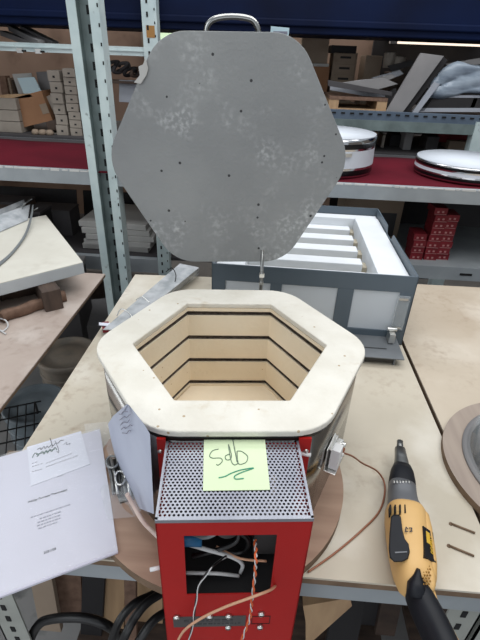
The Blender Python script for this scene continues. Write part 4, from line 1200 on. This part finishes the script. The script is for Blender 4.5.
f = MB('board_light'); f.poly([wl_(418, 108), wl_(500, 108), wl_(500, 112), wl_(414, 112)], (0, .05, 0)); f.build('bottom_bar', wf)
f = MB('board_light'); f.poly([wl_(474, 98), (wl_(478, 98)), wl_(474, 108), wl_(470, 108)], (0, .02, 0)); f.build('strut', wf)
f = MB('film2'); f.poly([wl_(432, 95), wl_(437, 93), wl_(424, 111), wl_(417, 111)], (0, .01, 0)); f.build('film_edge', wf)
tag(wf, 'low grey framed rack with dark infill under wrapped pack', 'frame')
# bright lamp + glints
p_ = W(450, 42, y=3.3)
o = empty('strip_light', p_); MB('lamp_glow').b2((-.32, -.02, -.018), (.20, .02, .018)).build('tube', o); MB('board_white').b2((-.36, -.02, -.02), (-.32, .03, .02)).build('end_cap', o); MB('plaster').b2((-.36, .02, .0), (.22, .40, .03)).build('mounting', o)
tag(o, 'bright white strip light below the navy bin at right', 'lamp')
# lower far things behind the red shelf on the right
for i, (x0, x1, y0_, y1_, m_, yy, lab) in enumerate(((368, 378, 132, 152, 'wood_pale', 2.62, 'pale wood block behind tall drum'), (380, 386, 135, 152, 'carton_grey', 2.66, 'thin grey piece behind tall drum'), (388, 404, 135, 152, 'dark_stuff', 2.7, 'dark box between the two drums'), (402, 414, 133, 152, 'board_grey', 2.62, 'grey upright piece between drums'), (424, 440, 137, 153, 'board_dark', 2.66, 'dark grey box behind low drum'), (436, 470, 134, 142, 'carton_red', 2.75, 'dull red carton behind low drum'), (446, 475, 142, 156, 'carton_pale', 2.7, 'tan carton behind low drum'))):
    a, b__ = W(x0, y1_, y=yy), W(x1, y0_, y=yy)
    h_ = b__.z - zdk if i != 5 else b__.z - a.z
    o = MB(m_).b2((-(b__.x - a.x) / 2, 0, 0), ((b__.x - a.x) / 2, .12, h_)).build('storage_box', None, .002); o.location = ((a.x + b__.x) / 2, yy, zdk if i != 5 else a.z)
    tag(o, lab, 'box')
upright('flat_offcut', 'carton_grey', [(28, 136), (58, 135), (74, 129), (40, 131)], 2.60, .05, 'pale flat offcut in front of slim cartons', 'offcut')

# more stored goods on the far rack
p0, p1 = W(362, 118, y=3.45), W(500, 38, y=3.45)
o = MB('dark_board').b2((0, 0, 0), (p1.x - p0.x, .03, p1.z)).build('dark_backdrop'); o.location = (p0.x, p0.y, 0)  # added dark sheet, hides the brighter wall so the background stays dark
tag(o, 'added dark backdrop darkening the background at upper right of far rack', 'panel')
for k, (px, w_, top_, m_, lab) in enumerate(((2, 6, 76, 'wood_brown', 'reddish brown folder standing at far left edge'), (7.5, 3, 78, 'carton_pale', 'tan folder standing at far left, second'), (11, 3, 80, 'wood_dark', 'dark brown folder standing left of white sheets'))):
    upright('folder', m_, [(px - w_ / 2, top_), (px + w_ / 2, top_), (px + w_ / 2 + 4, 97), (px - w_ / 2 + 3, 97)], 2.74 + .02 * k, .05, lab, 'folder')
for k, (pts, m_, yy, lab, cat) in enumerate((
        ([(388, 66), (412, 60), (416, 64), (392, 72)], 'board_dark', 2.85, 'dark offcut leaning above the fanned sheets', 'offcut'),
        ([(372, 78), (400, 70), (404, 74), (378, 84)], 'board_light', 2.72, 'light offcut between fanned sheets and leaning board', 'offcut'),
        ([(384, 96), (396, 88), (400, 112), (386, 112)], 'board_dark', 2.66, 'dark end piece beside the wood pallet', 'offcut'),
        ([(446, 64), (480, 58), (500, 57), (500, 61), (450, 69)], 'board_grey', 2.60, 'grey sheet lying on top of the wrapped pack', 'sheet'),
        ([(426, 84), (500, 82), (500, 85), (427, 88)], 'board_grey', 2.585, 'narrow grey sheet across front of the wrapped pack', 'sheet'),
        ([(420, 62), (446, 58), (448, 61), (421, 66)], 'wood_pale', 2.9, 'pale stick behind the top of the leaning board', 'stick'),
        ([(80, 105), (86, 104), (90, 140), (84, 140)], 'wood_brown', 2.58, 'brown upright strip close to the near post', 'strip'),
        ([(46, 122), (56, 119), (60, 132), (49, 134)], 'wood_dark', 2.6, 'dark chunk between brown carton and slim cartons', 'offcut'))):
    upright(cat if cat != 'sheet' else 'thin_sheet', m_, pts, yy, .03, lab, cat)
for k in range(3):
    x = W(37 + k * 7, 133, y=2.575).x
    o = MB('carton_pale', 'wood_brown').lathe([(0, 0), (.018, 0), (.022, .012), (.014, .026), (0, .028)], (0, 0, 0), 12); o = o.build('paper_scrap'); o.location = (x, 2.56, zdk)
    tag(o, ['crumpled tan scrap before brown carton, leftmost', 'crumpled tan scrap before brown carton, middle', 'crumpled tan scrap before brown carton, rightmost'][k], 'scrap', 'tan scraps before brown carton')
# things on the floor between the racks seen past the tables
for k, (px, py, sx, sy, sz_, rz, m_, lab) in enumerate(((70, 228, .5, .35, .30, 12, 'dark_board', 'dark grey crate low behind the cream slab corner'), (20, 196, .5, .3, .42, -8, 'board_dark', 'dark box low behind the clear element tray'))):
    p_ = W(px, py, z=.55)
    o = empty('storage_crate', (p_.x, 2.15, 0)); o.rotation_euler = (0, 0, R(rz))
    f = MB(m_); f.b2((-sx / 2, -sy / 2, 0), (sx / 2, sy / 2, sz_ + .2)); f.build('crate_body', o, .004)
    f = MB('board_grey'); f.b2((-sx / 2 - .006, -sy / 2 - .006, sz_ + .17), (sx / 2 + .006, sy / 2 + .006, sz_ + .205)); f.build('crate_rim', o, .003)
    tag(o, lab, 'crate')
# ================================================================== below the benches
def leaning(name, m_, a, b__, c_, d_, y, lab, cat, th=.015):
    return upright(name, m_, [a, b__, c_, d_], y, th, lab, cat)
SZ = .318
def stand(name, m_, px0, px1, y, w_top, h, lab, cat, lean=.06):
    x = W((px0 + px1) / 2, 600, y=y).x; wd = abs(W(px1, 600, y=y).x - W(px0, 600, y=y).x)
    o = MB(m_).poly([(-wd / 2, 0, 0), (wd / 2, 0, 0), (wd / 2 + lean, .10, h), (-wd / 2 + lean, .10, h)], (0, .014, 0)).build(name, None, .001)
    o.location = (x, y, SZ); tag(o, lab, cat)
stand('plank', 'carton_pale', 28, 50, .52, 0, .50, 'greyish plank standing under bench at far left', 'plank', -.02)
stand('plank', 'wood_brown', 48, 78, .56, 0, .50, 'reddish plank under bench left of the black cables', 'plank', .02)
stand('plank', 'dark_stuff', 70, 92, .52, 0, .50, 'dark plank between two lighter planks under bench', 'plank', .05)
stand('plank', 'wood_pale', 92, 118, .54, 0, .50, 'pale tan plank behind black cables under bench', 'plank', .03)
stand('plank', 'wood_brown', 116, 128, .50, 0, .50, 'narrow brown plank under plywood disc overhang', 'plank', .01)
stand('plank', 'wood_pale', 128, 160, .56, 0, .50, 'wide pale plank beside the red box under bench', 'plank', .0)
stand('plank', 'dark_board', 328, 388, .60, 0, .48, 'dark grey board under bench right of red box', 'plank', -.02)
stand('plank', 'wood_dark', 388, 410, .58, 0, .50, 'dark brown plank under bench behind drill handle', 'plank', .0)
stand('plank', 'wood_dark', 440, 474, .60, 0, .50, 'brown plank under bench at lower right corner', 'plank', .02)
stand('plank', 'dark_stuff', 340, 376, .50, 0, .30, 'small dark panel in front of the dark grey board', 'plank', .02)
o = MB('wood_pale'); ps = [W(306, 624, y=.47), W(303, 606, y=.47), W(350, 598, y=.47), W(352, 606, y=.47), W(314, 640, y=.47), W(306, 668, y=.47)]
c_ = sum(ps, Vector()) / 6; o.poly([p_ - c_ for p_ in ps], (0, .02, 0)); o = o.build('wood_brace'); o.location = c_
tag(o, 'angled pale wood brace under bench just right of red box', 'brace')
for i, pts in enumerate(([(22, 660, .40), (36, 628, .40), (52, 619, .40), (84, 618, .40), (108, 626, .40), (122, 640, .42), (134, 660, .44)],
                         [(118, 655, .36), (126, 634, .36), (136, 616, .38), (148, 602, .40), (164, 592, .42)],
                         [(112, 640, .38), (120, 620, .39), (134, 604, .41), (150, 596, .43), (166, 588, .45)],
                         [(128, 660, .34), (142, 636, .36), (154, 620, .38), (170, 610, .40)])):
    q_ = [W(a, b__, y=c__) for a, b__, c__ in pts]; cc = sum(q_, Vector()) / len(q_)
    o = MB('cable_black').tube(smooth_pts([v_ - cc for v_ in q_], 8), .0085 if i == 0 else .0075, 10).build('black_cable'); o.location = cc
    tag(o, ['thick black cable arching under bench left of red box', 'black cable rising to red box, middle of bundle', 'black cable rising to red box, uppermost of bundle', 'black cable rising to red box, lowest of bundle'][i], 'cable', 'black cables under the bench')

# ================================================================== light
wd = bpy.data.worlds.new('world'); S.world = wd; wd.use_nodes = True
bgn = wd.node_tree.nodes['Background']; bgn.inputs['Color'].default_value = (.86, .93, 1.0, 1); bgn.inputs['Strength'].default_value = .55
def area(name, loc, rot, size, sy, power, col_=(1, 1, 1)):
    l_ = bpy.data.lights.new(name, 'AREA'); l_.shape = 'RECTANGLE'; l_.size = size; l_.size_y = sy; l_.energy = power; l_.color = col_
    o = bpy.data.objects.new(name, l_); COL.objects.link(o); o.location = loc; o.rotation_euler = rot
    return o
area('ceiling_light', (.5, .5, 3.1), (0, 0, 0), 2.2, 1.4, 34, (1, .99, .97))
area('aisle_fill', (.2, 1.9, 3.0), (R(12), 0, 0), 3.2, .5, 32, (.97, .98, 1))  # unseen fill added between the racks to brighten the far goods
area('low_fill_light', (-.3, -1.0, .75), (R(90), 0, 0), 2.2, 1.0, 5, (.95, .97, 1))
area('side_low_fill', (-2.3, .6, .6), (R(90), 0, R(-90)), 1.6, .9, 14, (.95, .98, 1))  # unseen fill added low at left to lift the gap between the tables
area('rear_fill', (0, 3.35, 2.5), (R(-8), 0, 0), 4.5, .4, 24, (1, .96, .9))  # unseen fill added behind the navy bin to brighten the back wall
area('front_left_light', (-1.6, -1.0, 2.4), (R(58), 0, R(-52)), 1.6, 1.4, 16, (.93, .97, 1))  # unseen area light shining in from the upper front left
S.view_settings.view_transform = 'Standard'
S.view_settings.look = 'None'
